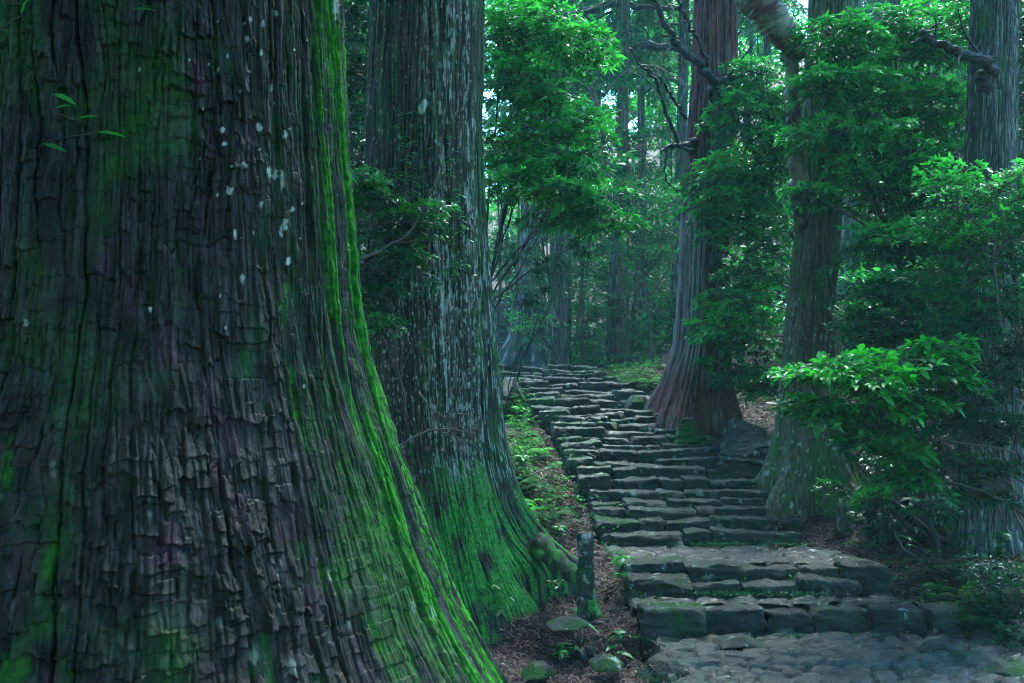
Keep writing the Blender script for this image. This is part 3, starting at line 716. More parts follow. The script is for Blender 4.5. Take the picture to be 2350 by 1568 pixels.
def px_limbs(parent, lst, name="limb", mat=None, seed=0):
    for k, (pts, r0, r1) in enumerate(lst):
        P = curve([at(*p) for p in pts], 14, 0.012 * pts[0][2] / 15, np.random.default_rng(seed + k))
        V, Pl = tube(P, np.linspace(r0 * pts[0][2] / F, r1 * pts[-1][2] / F, 14), 6, 0.2, seed + k)
        part(name, (V, Pl, mat or M_DEAD), parent)
D3 = 17.9
px_limb(tr3, [(1648, 225, D3), (1640, 190, D3 - .2), (1600, 148, D3 - .4), (1560, 110, D3 - .6), (1530, 60, D3 - .8), (1500, -15, D3 - 1)], 12, 6, seed=1, jit=0.03)
px_limb(tr3, [(1640, 215, D3), (1665, 190, D3 - .15), (1700, 180, D3 - .2), (1730, 165, D3 - .1)], 16, 4, seed=2)
px_limb(tr3, [(1625, 150, D3), (1600, 90, D3 - .3), (1575, 40, D3 - .5), (1552, -15, D3 - .6)], 5, 3, seed=3)
px_limb(tr3, [(1588, 345, D3), (1590, 325, D3 - .3), (1570, 335, D3 - .5), (1540, 335, D3 - .7), (1520, 345, D3 - .9)], 10, 2.5, seed=4)
px_limb(tr3, [(1590, 335, D3), (1560, 328, D3 - .4), (1530, 260, D3 - .8), (1510, 190, D3 - 1.1), (1470, 150, D3 - 1.3), (1445, 110, D3 - 1.4)], 5, 2, seed=5)
px_limb(tr3, [(1575, 275, D3), (1545, 225, D3 - .5), (1505, 175, D3 - .9), (1460, 140, D3 - 1.2)], 4, 1.5, seed=6)
px_limb(tr3, [(1532, 340, D3 - .8), (1527, 380, D3 - .9), (1535, 420, D3 - .9), (1560, 440, D3 - 1)], 2.5, 1.5, seed=7)
for (u, v, ru, rv, sd) in [(1655, 215, 26, 26, 3), (1590, 338, 15, 18, 5), (1648, 600, 30, 20, 8)]:
    P, Q = block((0, 0, 0), (ru * 18.4 / F, 0.16, rv * 18.4 / F), 0.1, sd, 0.07, 0.02, 0.3, 9)
    P = P + T3.surf(u, v, -0.1); part("burl", (P, [Q], M_DEAD), tr3)
D5 = 12.2
px_limb(tr5, [(2270, 190, D5 + .2), (2278, 160, D5), (2258, 137, D5 - .25), (2200, 125, D5 - .4), (2150, 100, D5 - .5), (2112, 78, D5 - .5)], 15, 8, seed=11, wob=0.35)
px_limbs(tr5, [([(2125, 86, D5 - .5), (2105, 92, D5 - .5), (2090, 100, D5 - .5)], 5, 2), ([(2120, 80, D5 - .5), (2150, 55, D5 - .5), (2165, 40, D5 - .5)], 4, 2), ([(2255, 137, D5 - .2), (2235, 120, D5 - .3)], 3, 1), ([(2262, 137, D5 - .2), (2290, 130, D5 - .3)], 5, 2)], "twig", seed=4)
P, Q = block((0, 0, 0), (20 * 12.5 / F, 0.12, 34 * 12.5 / F), 0.1, 4, 0.03, 0.02); P = P + T5.surf(2262, 185, -0.06); part("burl", (P, [Q], M_DEAD), tr5)
# a smooth mottled trunk leaning in from the top
lt = thing("leaning_tree", "smooth mottled trunk leaning across in front of the olive cedar, ending in a torn stub", "tree", tuple(at(1860, 900, 14.0)))
px_limb(lt, [(1700, -60, 14.0), (1745, 0, 13.75), (1775, 50, 13.8), (1810, 90, 13.9), (1838, 125, 14.0)], 50, 26, 40, 0.18, 21, "trunk", M_MOTTLE, 0.0, 26)
px_limb(lt, [(1800, 75, 14.0), (1815, 150, 14.05), (1818, 230, 14.1), (1824, 330, 14.1), (1835, 430, 14.2)], 12, 20, 40, 0.2, 22, "trunk", M_MOTTLE, 0.01, 18)
px_limb(lt, [(1835, 420, 14.2), (1850, 700, 15.9), (1862, 960, 16.2), (1865, 1040, 16.2)], 18, 22, 40, 0.2, 23, "trunk", M_MOTTLE, 0.01, 18, )

# ------------------------------------------------------------------ leaves and sprays
def leaves(P, D, N, L, Wd, tone, droop=0.25):
    """lanceolate leaves, 8 vertices each, creased along the midrib and curving down"""
    P = np.asarray(P, float); n = len(P)
    D = D / (np.linalg.norm(D, axis=1)[:, None] + 1e-9)
    S = np.cross(N, D); S /= np.linalg.norm(S, axis=1)[:, None] + 1e-9; U = np.cross(D, S)
    L = np.broadcast_to(L, n)[:, None]; Wd = np.broadcast_to(Wd, n)[:, None]; dn = np.broadcast_to(droop, n)[:, None] * L
    Z = np.array([[0, 0, 1.0]])
    def pt(t, s, k): return P + D * L * t + S * Wd * s + U * Wd * k - Z * dn * t * t
    V = np.stack([pt(0, 0, 0), pt(.38, 0, 0), pt(.70, 0, 0), pt(1, 0, 0), pt(.30, .5, .16), pt(.66, .40, .14), pt(.30, -.5, .16), pt(.66, -.40, .14)], 1)
    o = np.arange(n)[:, None] * 8
    T3_ = np.concatenate([o + np.array([[0, 1, 4]]), o + np.array([[2, 3, 5]]), o + np.array([[0, 6, 1]]), o + np.array([[2, 7, 3]])])
    Q = np.concatenate([o + np.array([[1, 2, 5, 4]]), o + np.array([[1, 6, 7, 2]])])
    return V.reshape(-1, 3), [T3_, Q], np.repeat(np.broadcast_to(tone, n), 8)

def make_spray(seed, L=0.75, nside=7, lL=0.11, lW=0.032, ros=6, gap=0.06, droop=0.35, up=0.15, young=0.55, twig=True):
    """one flat fan of leafy twigs, growing along +X, up is +Z"""
    rg = np.random.default_rng(seed)
    Ps, Ds, Ns, Ls, Ts = [], [], [], [], []
    segs = []
    def twigrun(p0, dirn, ln, tip_tone):
        k = max(2, int(ln / gap)); t = np.linspace(0, 1, k + 1)
        pts = p0 + dirn * ln * t[:, None] + np.array([0, 0, 1]) * ln * (up * t - (up + 0.12) * t ** 2)[:, None] + rg.normal(size=(k + 1, 3)) * 0.006
        segs.append(pts)
        side = np.cross([0, 0, 1], dirn)
        for j in range(1, k):
            s = 1 if j % 2 else -1
            Ps.append(pts[j]); Ds.append(dirn * 0.55 + s * side * 0.85 + rg.normal(size=3) * 0.22); Ls.append(lL * rg.uniform(.6, 1)); Ts.append(rg.uniform(0, 0.45))
        for j in range(ros):
            a = (j + rg.uniform(-.3, .3)) / ros * 2 * pi
            Ps.append(pts[-1]); Ds.append(dirn * rg.uniform(.35, 1.0) + side * sin(a) * 0.9 + np.array([0, 0, 1]) * (0.35 * cos(a) + rg.uniform(-.1, .25))); Ls.append(lL * rg.uniform(.75, 1.25)); Ts.append(tip_tone * rg.uniform(.6, 1.1))
        return pts
    x = np.array([1.0, 0, 0])
    main = twigrun(np.zeros(3), x, L, young + 0.2)
    for j in range(nside):
        f = 0.15 + 0.8 * j / nside; p0 = np.zeros(3) + main[min(len(main) - 1, int(f * (len(main) - 1)))]
        s = 1 if j % 2 else -1; a = s * radians(rg.uniform(32, 62))
        dr = np.array([cos(a), sin(a), rg.uniform(-.12, .12)])
        twigrun(p0, dr, L * (0.65 - 0.4 * f) * rg.uniform(.75, 1.2), young * rg.uniform(.6, 1.4))
    Ps = np.array(Ps); Ds = np.array(Ds); n = len(Ps)
    Ns = np.tile([0, 0, 1.0], (n, 1)) + rg.normal(size=(n, 3)) * 0.38
    V, Pl, tn = leaves(Ps, Ds, Ns, np.array(Ls), np.array(Ls) / lL * lW * rg.uniform(.8, 1.1, n), np.clip(Ts, 0, 1), droop * rg.uniform(.3, 1.3, n))
    mb = MB(); mb.add(V, Pl, {"tone": tn}, 0)
    if twig:
        for s in segs:
            idx = np.linspace(0, len(s) - 1, 3).astype(int)
            v, p = tube(s[idx], [0.005, 0.0035, 0.002], 3, cap=False); mb.add(v, p, {"tone": 0.0}, 1)
    V = np.concatenate(mb.V); P3 = np.concatenate(mb.P[3]); P4 = np.concatenate(mb.P[4])
    M3 = np.concatenate(mb.M[3]); M4 = np.concatenate(mb.M[4])
    tn = np.zeros(len(V));
    for o, a in mb.A["tone"]: tn[o:o + len(a)] = a
    return dict(V=V, P3=P3, P4=P4, M3=M3, M4=M4, t=tn)

def scatter(protos, pos, dirs, scale, toff, rg, roll=0.25):
    """copies of sprays turned along dirs, merged numerically into one crown mesh"""
    pos = np.asarray(pos); dirs = np.asarray(dirs, float); dirs /= np.linalg.norm(dirs, axis=1)[:, None]
    Vs, T_, A3, A4, B3, B4 = [], [], [], [], [], []; off = 0
    pick = rg.integers(0, len(protos), len(pos))
    for k, pr in enumerate(protos):
        ix = np.where(pick == k)[0]
        if not len(ix): continue
        X = dirs[ix]; up = np.array([0, 0, 1.0]) + rg.normal(size=(len(ix), 3)) * roll
        Y = np.cross(up, X); Y /= np.linalg.norm(Y, axis=1)[:, None]; Z = np.cross(X, Y)
        Y = Y * rg.choice([-1, 1], len(ix))[:, None]
        R = np.stack([X, Y, Z], -1) * np.broadcast_to(scale, len(pos))[ix][:, None, None]
        V = np.einsum('nij,vj->nvi', R, pr['V']) + pos[ix][:, None]
        nv = len(pr['V']); o = off + np.arange(len(ix))[:, None, None] * nv
        A3.append((pr['P3'][None] + o).reshape(-1, 3)); A4.append((pr['P4'][None] + o).reshape(-1, 4))
        B3.append(np.tile(pr['M3'], len(ix))); B4.append(np.tile(pr['M4'], len(ix)))
        T_.append(np.clip(pr['t'][None] + np.broadcast_to(toff, len(pos))[ix][:, None] * (pr['t'][None] > 0), 0, 1).ravel()); Vs.append(V.reshape(-1, 3)); off += nv * len(ix)
    return np.concatenate(Vs), [np.concatenate(A3), np.concatenate(A4)], np.concatenate(T_), np.concatenate(B3 + B4)

SP_BROAD = [make_spray(100 + i, 0.62, 7, 0.135, 0.038, 7, 0.072, 0.35, young=0.6) for i in range(4)]      # long narrow leaves in whorls
SP_FINE = [make_spray(200 + i, 0.60, 9, 0.088, 0.030, 5, 0.048, 0.2, young=0.42) for i in range(4)]       # smaller layered leaves
SP_OVAL = [make_spray(300 + i, 0.50, 7, 0.12, 0.060, 4, 0.08, 0.35, young=0.5) for i in range(4)]       # front oval leaves
SP_FAR = [make_spray(400 + i, 0.85, 6, 0.14, 0.06, 4, 0.12, 0.3, young=0.45, twig=False) for i in range(4)]
SP_HANG = [make_spray(500 + i, 0.35, 3, 0.15, 0.04, 6, 0.10, 1.1, up=-0.3, young=0.2) for i in range(3)]

def blob_points(blobs, dens, rg, hflat=0.25, front=0.0):
    P, D, T_ = [], [], []
    for b in blobs:
        u, v, ru, rv, d = b[:5]; rd = b[5] if len(b) > 5 else 0.6 * (ru + rv) / 2 * d / F * 1.2
        c = at(u, v, d); rx, rz = ru * d / F, rv * d / F
        n = max(4, int(dens * (rx * rz * 4 + rd * (rx + rz)) * 0.5))
        q = rg.normal(size=(n, 3)); q /= np.linalg.norm(q, axis=1)[:, None]
        q *= (rg.uniform(0.12, 1, n) ** 0.6)[:, None]
        p = c + q * np.array([rx, rd, rz]) * 0.88
        dr = q * np.array([1, 1, hflat]) + rg.normal(size=(n, 3)) * np.array([.45, .45, .09]) + np.array([0, 0, 0.03])
        P.append(p - dr / np.linalg.norm(dr, axis=1)[:, None] * 0.25); D.append(dr)
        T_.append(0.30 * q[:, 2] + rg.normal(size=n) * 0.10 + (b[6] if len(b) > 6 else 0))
    return np.concatenate(P), np.concatenate(D), np.concatenate(T_)

def shrub(name, label, cat, base, blobs, protos, dens=26, scale=1.0, mat=None, group=None, seed=0, stems=None, stem_r=0.03, stemname="stem", twigmat=None, hflat=0.22, tone=0.0, twfrac=0.35, roll=0.16):
    rg = np.random.default_rng(seed + 1000)
    bx, by = base; root = thing(name, label, cat, (bx, by, float(T(bx, by))), group)
    P, D, to = blob_points(blobs, dens, rg, hflat)
    z0 = T(P[:, 0], P[:, 1]); P[:, 2] = np.maximum(P[:, 2], z0 + rg.uniform(0.05, 0.5, len(P)))
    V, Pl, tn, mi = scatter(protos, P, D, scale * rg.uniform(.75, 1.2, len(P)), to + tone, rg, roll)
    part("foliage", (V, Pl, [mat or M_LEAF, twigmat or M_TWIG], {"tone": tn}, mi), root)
    mb = MB(); b0 = np.array([bx, by, float(T(bx, by)) - 0.1])
    cs = np.array([at(b[0], b[1], b[4]) for b in blobs]); topc = cs.mean(0) * 0.5 + cs[np.argmax(cs[:, 2])] * 0.5
    main = curve([b0, b0 * .6 + topc * .4 + np.array([rg.normal() * .15, rg.normal() * .1, 0.1]), topc], 20, 0.012, rg)
    v, p = tube(main, np.linspace(stem_r * 1.2, stem_r * 0.4, 20), 8, 0.25, 1); mb.add(v, p)
    if len(blobs) > 6 and stem_r < 0.04:
        m2 = curve([b0 + [.05, .03, 0], (b0 + cs[0]) / 2 + rg.normal(size=3) * .12, cs[0]], 14, 0.012, rg); v, p = tube(m2, np.linspace(stem_r, stem_r * .4, 14), 6, .2, 2); mb.add(v, p)
    hubs = []
    for k, b in enumerate(blobs):
        c = cs[k]; tz = b0[2] + (c[2] - b0[2]) * rg.uniform(.5, .8); st = main[np.argmin(np.abs(main[:, 2] - tz))]
        pts = curve([st, (st + c) / 2 + np.array([rg.normal() * .1, rg.normal() * .1, 0.12]), c], 12, 0.012, rg); hubs.append(c)
        v, p = tube(pts, np.linspace(stem_r * .5, stem_r * 0.2, 12), 6, 0.2, k); mb.add(v, p)
    hubs = np.array(hubs)
    for i in rg.choice(len(P), int(len(P) * twfrac), replace=False):
        h = hubs[np.argmin(np.linalg.norm(hubs - P[i], axis=1))]
        pts = curve([h, (h + P[i]) / 2 + rg.normal(size=3) * 0.06 + np.array([0, 0, .05]), P[i]], 6)
        v, p = tube(pts, np.linspace(stem_r * 0.3, 0.005, 6), 4, cap=False); mb.add(v, p)
    part(stemname, mb.args(twigmat or M_TWIG), root)
    return root

# ------------------------------------------------------------------ far trees
def conifer_crown(seed, z0, z1, rmax, nb=120, tufts=22):
    rg = np.random.default_rng(seed); P, D, N, L, Wd, tn = [], [], [], [], [], []; mb = MB()
    for b in range(nb):
        f = rg.uniform(0, 1); z = z0 + (z1 - z0) * f; a = rg.uniform(0, 2 * pi)
        ln = rmax * (1.05 - 0.8 * f) * rg.uniform(.6, 1.1); rise = rg.uniform(-.05, .25)
        t = np.linspace(0, 1, 7)
        pts = np.stack([cos(a) * ln * t, sin(a) * ln * t, z + ln * (rise * t - (0.45) * t ** 2 * rg.uniform(.5, 1.2))], 1)
        v, p = tube(pts, np.linspace(0.05, 0.01, 7), 4, cap=False); mb.add(v, p, {"tone": 0.0}, 1)
        k = tufts; tt = rg.uniform(0.2, 1, k); q = np.stack([np.interp(tt, t, pts[:, j]) for j in range(3)], 1) + rg.normal(size=(k, 3)) * [.2, .2, .1]
        for _ in range(5):
            m = len(q); P.append(q + rg.normal(size=(m, 3)) * 0.07)
            dd = np.stack([cos(a) + rg.normal(size=m) * .9, sin(a) + rg.normal(size=m) * .9, -0.55 + rg.normal(size=m) * .5], 1); D.append(dd)
            N.append(rg.normal(size=(m, 3)) + [0, 0, .8]); L.append(rg.uniform(.22, .5, m)); Wd.append(rg.uniform(.03, .07, m)); tn.append(rg.uniform(.05, 1, m) * (0.4 + 0.6 * f))
    P, D, N, L, Wd, tn = map(np.concatenate, (P, D, N, L, Wd, tn))
    D = D / np.linalg.norm(D, axis=1)[:, None]; S = np.cross(N, D); S /= np.linalg.norm(S, axis=1)[:, None]
    V = np.stack([P, P + D * L[:, None] * .5 + S * Wd[:, None], P + D * L[:, None] - [0, 0, .03], P + D * L[:, None] * .5 - S * Wd[:, None]], 1).reshape(-1, 3)
    Q = np.arange(len(P) * 4).reshape(-1, 4)
    mb.add(V, [Q], {"tone": np.repeat(tn, 4)}, 0)
    return mb.args([M_NEEDLE, M_DEAD])
CROWN = []
for i, a in enumerate([(1, 6.0, 19, 2.6, 80), (2, 8.5, 20, 3.6, 130), (3, 3.0, 15, 3.0, 90)]):
    CROWN.append(new_mesh("crown", *conifer_crown(a[0], a[1], a[2], a[3], a[4])))
def crown_of(root, kind, scale=1.0, rot=0.0, dz=0.0, sxy=None):
    o = bpy.data.objects.new("crown", CROWN[kind]); COL.objects.link(o); o.parent = root
    o.location = (0, 0, dz); o.rotation_euler = (0, 0, rot); s = sxy or scale; o.scale = (s, s, scale); return o

# unseen crowns of the near cedars, raised and scaled to shape the light
for k, (root, dz, s) in enumerate([(giant, 0.0, 1.0), (tw, 3.5, .9), (tr3, 7.0, .5), (tr4, 8.0, .45), (tr5, 8, .45)]):
    crown_of(root, 1, 1.0, k * 1.3, dz, s * 1.15)

FAR = [  # label, d, profile (v, uL, uR), material, crown
    ("far cedar with a wide sweeping foot left of the top of the stairs", 31, [(300, 1196, 1236), (550, 1194, 1238), (700, 1186, 1246), (780, 1168, 1258), (838, 1140, 1282)], 0, 0),
    ("dark straight trunk standing right behind the top of the stairs", 27, [(0, 1268, 1290), (300, 1264, 1290), (600, 1260, 1291), (845, 1254, 1294)], 0, 0),
    ("thin pale stem close beside the dark trunk behind the stairs' top", 28, [(0, 1297, 1306), (400, 1296, 1308), (845, 1292, 1312)], 1, None),
    ("grey flecked trunk with a darker twin at the right, mid distance behind the stairs", 29, [(0, 1425, 1447), (400, 1408, 1438), (600, 1398, 1420), (838, 1390, 1424)], 1, 0),
    ("slim brown trunk touching the right side of the grey flecked trunk", 28.5, [(420, 1418, 1432), (640, 1416, 1430), (838, 1414, 1434)], 2, None),
    ("thin reddish sapling stem between the two pairs of grey trunks", 27.5, [(480, 1438, 1444), (700, 1437, 1444), (835, 1436, 1446)], 2, None),
    ("pale slender trunk in the mist left of the red cedar", 32, [(0, 1463, 1479), (300, 1463, 1480), (600, 1464, 1486), (835, 1462, 1490)], 1, 0),
    ("tall bluish trunk just left of the red cedar's side", 30, [(0, 1558, 1582), (300, 1553, 1578), (600, 1542, 1566), (840, 1530, 1562)], 1, 0),
    ("faint trunk high in the mist above the leafy boughs", 36, [(0, 1283, 1300), (400, 1284, 1300), (840, 1280, 1304)], 0, 0),
    ("leaning thin stem in the mist right of the red cedar", 30, [(0, 1722, 1730), (300, 1714, 1724), (840, 1700, 1716)], 0, 0),
    ("dim trunk in the gap between the red cedar and the olive trunk", 33, [(0, 1752, 1770), (400, 1752, 1772), (840, 1745, 1775)], 0, 0),
    ("broad hazy trunk behind the foliage to the right of the olive trunk", 22, [(0, 1912, 1975), (400, 1905, 1965), (900, 1895, 1970)], 0, 0),
    ("grey trunk behind the leaves midway between the olive trunk and the right edge cedar", 21, [(0, 2040, 2080), (400, 2035, 2080), (900, 2025, 2085)], 1, 0),
    ("dark trunk close behind the right edge cedar", 19, [(0, 2335, 2372), (600, 2335, 2375), (1000, 2330, 2380)], 0, 1),
    ("thin trunk in deep shade between the two nearest cedars", 19, [(0, 806, 826), (700, 800, 830), (1000, 795, 835)], 0, 1),
]
for k, (lab, d, prof, mk, cr) in enumerate(FAR):
    t = Trunk(prof, d, top=18 + (k % 3), low=-1.5)
    c, r = t.cr(2.5); root = thing("forest_tree", lab, "tree", (float(c), d, float(T(c, d))))
    def mf(TH, Z, V, dsp, k=k):
        m = base_mask(TH.shape); m[..., 1] = 0.6 * sstep(0.15, 0.4, fbm(np.cos(TH) * 8 + k, np.sin(TH) * 8, Z * 2.5, 3)); m[..., 0] = 0.4 * sstep(0, 0.4, fbm(V[..., 0] * 3, V[..., 1] * 3, Z + k, 3)); m[..., 2] = 0.3; return m
    part("trunk", t.mesh(64, 130, fibre(9, 0.02, k * 3.0, 0.4), mf, [M_BARKF, M_BARK5, M_BARK3][mk], seed=k), root)
    if cr is not None: crown_of(root, cr, 0.95 + 0.1 * (k % 3), k * 0.9, 2.0, 0.7)
    if k == 7:
        for (pts, a, b) in [([(1556, 108, 30), (1500, 104, 29.6), (1420, 108, 29.3), (1368, 98, 29)], 10, 7), ([(1560, 20, 30), (1480, 14, 29.5), (1400, 12, 29), (1318, 38, 28.6)], 5, 9)]:
            px_limb(root, pts, a, b, 20, 0.25, int(a), "limb", M_DEAD, 0.04)
# trees of the hillside further off, repeated
rg = np.random.default_rng(77)
HT = new_mesh("far_trunk", *MB.args((lambda m: (m.add(*tube(np.array([[0, 0, -1], [0, 0, 0.3], [0.02, 0, 5], [0.05, 0, 10], [0, 0.03, 19]]), [0.42, 0.3, 0.24, 0.2, 0.05], 10, 0.15, 3), {"mask": np.zeros((52, 4))}), m)[1])(MB()), M_BARKF))
n = 0
for yy in np.arange(34, 84, 4.6):
    for xx in np.arange(-20, 38, 4.2):
        x = xx + rg.uniform(-1.6, 1.6); y = yy + rg.uniform(-1.8, 1.8)
        if abs(x - np.interp(y, xl_y, xl_x) - 0.9) < 2.4: continue
        if x < -0.30 * y - 2 or x > 0.56 * y + 2: continue
        if rg.uniform() < 0.62: continue
        if y < 46 and rg.uniform() < 0.3: continue
        if -0.02 * y < x < 0.16 * y and rg.uniform() < 0.45: continue
        r_ = thing("hillside_cedar", "slender misty cedar on the hillside far behind the stairs", "tree", (x, y, float(T(x, y))), "misty cedars on the far hillside")
        tk = bpy.data.objects.new("trunk", HT); COL.objects.link(tk); tk.parent = r_; s = rg.uniform(.8, 1.2); tk.scale = (s, s, 1)
        crown_of(r_, int(rg.integers(0, 3)), rg.uniform(.8, 1.1), rg.uniform(0, 6), 0, rg.uniform(.8, 1.1)); n += 1

# unseen cedars added round the camera to shade the near trunks
for k, (x, y, kd, s_) in enumerate([(-3.5, -3, 1, 1.2), (-7, 0, 1, 1.3), (-6.5, 6, 1, 1.2), (3.5, -3, 1, 1.1), (0.5, -6, 1, 1.3), (7.5, 0, 1, 1.1), (-4.5, -9, 2, 1.4), (6, -10, 2, 1.2), (-11, -3, 2, 1.3), (0.5, -12, 2, 1.4), (-12, 6, 2, 1.3)]):
    r_ = thing("shade_cedar", "straight unseen cedar added behind the viewpoint for its shade", "tree", (x, y, float(T(x, y))), "added shade cedars behind the viewpoint")
    tk = bpy.data.objects.new("trunk", HT); COL.objects.link(tk); tk.parent = r_; tk.scale = (1.3, 1.3, 1.1)
    crown_of(r_, kd, 1.0, k * 1.7, 0, s_ * 1.3)

# ------------------------------------------------------------------ understorey shrubs
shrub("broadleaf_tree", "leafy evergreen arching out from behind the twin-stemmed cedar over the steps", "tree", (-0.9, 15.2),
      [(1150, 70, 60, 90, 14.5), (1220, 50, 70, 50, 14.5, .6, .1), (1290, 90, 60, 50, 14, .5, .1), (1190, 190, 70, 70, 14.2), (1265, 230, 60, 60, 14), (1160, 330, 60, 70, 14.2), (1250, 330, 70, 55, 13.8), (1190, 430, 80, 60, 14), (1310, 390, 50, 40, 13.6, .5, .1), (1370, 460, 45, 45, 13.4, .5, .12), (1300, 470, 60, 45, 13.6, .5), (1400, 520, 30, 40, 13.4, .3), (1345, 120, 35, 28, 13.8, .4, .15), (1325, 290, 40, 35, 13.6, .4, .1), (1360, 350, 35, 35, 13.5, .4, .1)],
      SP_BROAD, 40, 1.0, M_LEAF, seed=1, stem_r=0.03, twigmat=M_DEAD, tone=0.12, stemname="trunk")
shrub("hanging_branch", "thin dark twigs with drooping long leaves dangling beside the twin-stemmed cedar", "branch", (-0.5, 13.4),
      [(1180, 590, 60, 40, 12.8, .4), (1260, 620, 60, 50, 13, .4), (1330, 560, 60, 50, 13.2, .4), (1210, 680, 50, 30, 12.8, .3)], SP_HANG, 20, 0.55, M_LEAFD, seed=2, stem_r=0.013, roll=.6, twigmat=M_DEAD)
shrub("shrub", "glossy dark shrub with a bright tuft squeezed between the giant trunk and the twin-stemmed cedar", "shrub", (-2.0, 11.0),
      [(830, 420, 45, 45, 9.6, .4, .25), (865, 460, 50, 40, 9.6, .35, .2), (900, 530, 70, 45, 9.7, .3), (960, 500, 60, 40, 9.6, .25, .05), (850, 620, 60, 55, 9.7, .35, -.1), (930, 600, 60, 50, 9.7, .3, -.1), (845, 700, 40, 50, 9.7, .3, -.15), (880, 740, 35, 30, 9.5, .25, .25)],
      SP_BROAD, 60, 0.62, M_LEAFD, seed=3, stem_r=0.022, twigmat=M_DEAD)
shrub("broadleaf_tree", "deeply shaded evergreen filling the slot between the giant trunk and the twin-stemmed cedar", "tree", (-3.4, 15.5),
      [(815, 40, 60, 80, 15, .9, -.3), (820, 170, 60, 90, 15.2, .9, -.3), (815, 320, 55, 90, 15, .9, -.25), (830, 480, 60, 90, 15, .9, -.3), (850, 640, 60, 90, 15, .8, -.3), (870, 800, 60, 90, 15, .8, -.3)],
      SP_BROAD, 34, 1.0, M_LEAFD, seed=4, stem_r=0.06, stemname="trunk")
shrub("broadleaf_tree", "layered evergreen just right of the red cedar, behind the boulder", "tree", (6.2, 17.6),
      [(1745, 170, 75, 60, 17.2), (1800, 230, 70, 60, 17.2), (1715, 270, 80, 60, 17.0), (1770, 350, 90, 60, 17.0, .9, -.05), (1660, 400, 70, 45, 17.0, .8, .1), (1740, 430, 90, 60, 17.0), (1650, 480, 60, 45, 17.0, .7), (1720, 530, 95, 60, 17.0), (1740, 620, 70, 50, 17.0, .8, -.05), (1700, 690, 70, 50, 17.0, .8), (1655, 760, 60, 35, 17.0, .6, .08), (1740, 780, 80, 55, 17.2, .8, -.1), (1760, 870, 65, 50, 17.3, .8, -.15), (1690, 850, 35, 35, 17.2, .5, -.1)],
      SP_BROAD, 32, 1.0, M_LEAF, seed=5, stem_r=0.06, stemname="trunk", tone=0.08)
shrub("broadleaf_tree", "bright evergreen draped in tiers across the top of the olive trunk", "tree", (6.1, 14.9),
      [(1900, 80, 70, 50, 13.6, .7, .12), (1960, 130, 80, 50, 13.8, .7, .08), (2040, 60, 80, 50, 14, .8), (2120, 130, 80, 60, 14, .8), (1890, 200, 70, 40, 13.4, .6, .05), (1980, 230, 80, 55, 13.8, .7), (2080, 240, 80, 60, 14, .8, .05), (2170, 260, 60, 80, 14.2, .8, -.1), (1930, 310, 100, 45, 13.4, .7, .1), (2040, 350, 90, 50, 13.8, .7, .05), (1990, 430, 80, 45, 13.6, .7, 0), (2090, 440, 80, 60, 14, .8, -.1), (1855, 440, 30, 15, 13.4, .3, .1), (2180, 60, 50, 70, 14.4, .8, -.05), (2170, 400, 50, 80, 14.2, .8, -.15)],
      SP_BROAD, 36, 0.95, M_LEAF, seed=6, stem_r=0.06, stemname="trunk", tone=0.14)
shrub("broadleaf_tree", "fine-leaved evergreen filling the middle right below the bare drooping limb", "tree", (6.4, 14.0),
      [(2010, 560, 60, 45, 13, .7, 0), (2090, 560, 90, 60, 13.2, .8, -.08), (2040, 660, 60, 45, 12.8, .7), (2110, 680, 90, 60, 13, .8, -.08), (2010, 740, 50, 40, 12.8, .6, -.05), (2070, 770, 90, 60, 12.8, .7, -.08), (2160, 780, 80, 70, 13, .8, -.12), (2180, 580, 70, 90, 13.4, .8, -.15)],
      SP_FINE, 44, 1.05, M_LEAF, seed=7, stem_r=0.05, stemname="trunk", tone=0.14)
shrub("shrub", "bright yellow-green shrub in front of the cedar at the right edge", "shrub", (6.0, 11.6),
      [(2190, 430, 60, 35, 11.2, .5, .35), (2280, 430, 60, 40, 11.1, .5, .3), (2340, 480, 50, 50, 11.1, .5, .2), (2210, 510, 80, 45, 11.2, .5, .12), (2300, 570, 80, 50, 11.1, .6, .05), (2210, 620, 80, 50, 11.2, .6, 0), (2320, 680, 70, 60, 11.1, .6, -.02), (2230, 720, 80, 50, 11.2, .6, -.02), (2350, 390, 25, 30, 10.9, .3, .3)],
      SP_FINE, 42, 0.95, M_LEAF, seed=8, stem_r=0.03, tone=0.16, twfrac=.2)
shrub("shrub", "vivid oval-leaved bush reaching left in front of the olive trunk", "shrub", (5.6, 12.6),
      [(1850, 855, 60, 28, 10.3, .4, .3), (1920, 850, 60, 35, 10.3, .45, .22), (1900, 930, 70, 45, 10.3, .45, .05), (1990, 880, 70, 40, 10.4, .5, .15), (2070, 840, 70, 35, 10.5, .5, .2), (2010, 960, 70, 45, 10.4, .5, 0), (2090, 930, 70, 50, 10.5, .5, .02), (1960, 1010, 50, 30, 10.3, .4, -.05), (2060, 1040, 60, 40, 10.4, .4, 0), (2150, 870, 60, 50, 10.6, .5, .05), (2140, 800, 70, 35, 10.6, .5, .2), (2110, 1100, 60, 35, 10.4, .4, -.1)],
      SP_OVAL, 62, 0.85, M_LEAFN, seed=9, stem_r=0.022, tone=0.05, twfrac=.3)
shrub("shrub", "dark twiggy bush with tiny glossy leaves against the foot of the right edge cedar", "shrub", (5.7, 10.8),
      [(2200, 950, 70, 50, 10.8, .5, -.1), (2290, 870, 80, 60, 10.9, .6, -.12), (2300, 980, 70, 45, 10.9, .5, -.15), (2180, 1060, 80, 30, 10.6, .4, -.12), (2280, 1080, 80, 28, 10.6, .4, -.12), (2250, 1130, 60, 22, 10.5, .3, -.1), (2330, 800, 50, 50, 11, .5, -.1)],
      SP_FINE, 64, 0.75, M_LEAFD, seed=10, stem_r=0.022, tone=0.0, twfrac=.5)
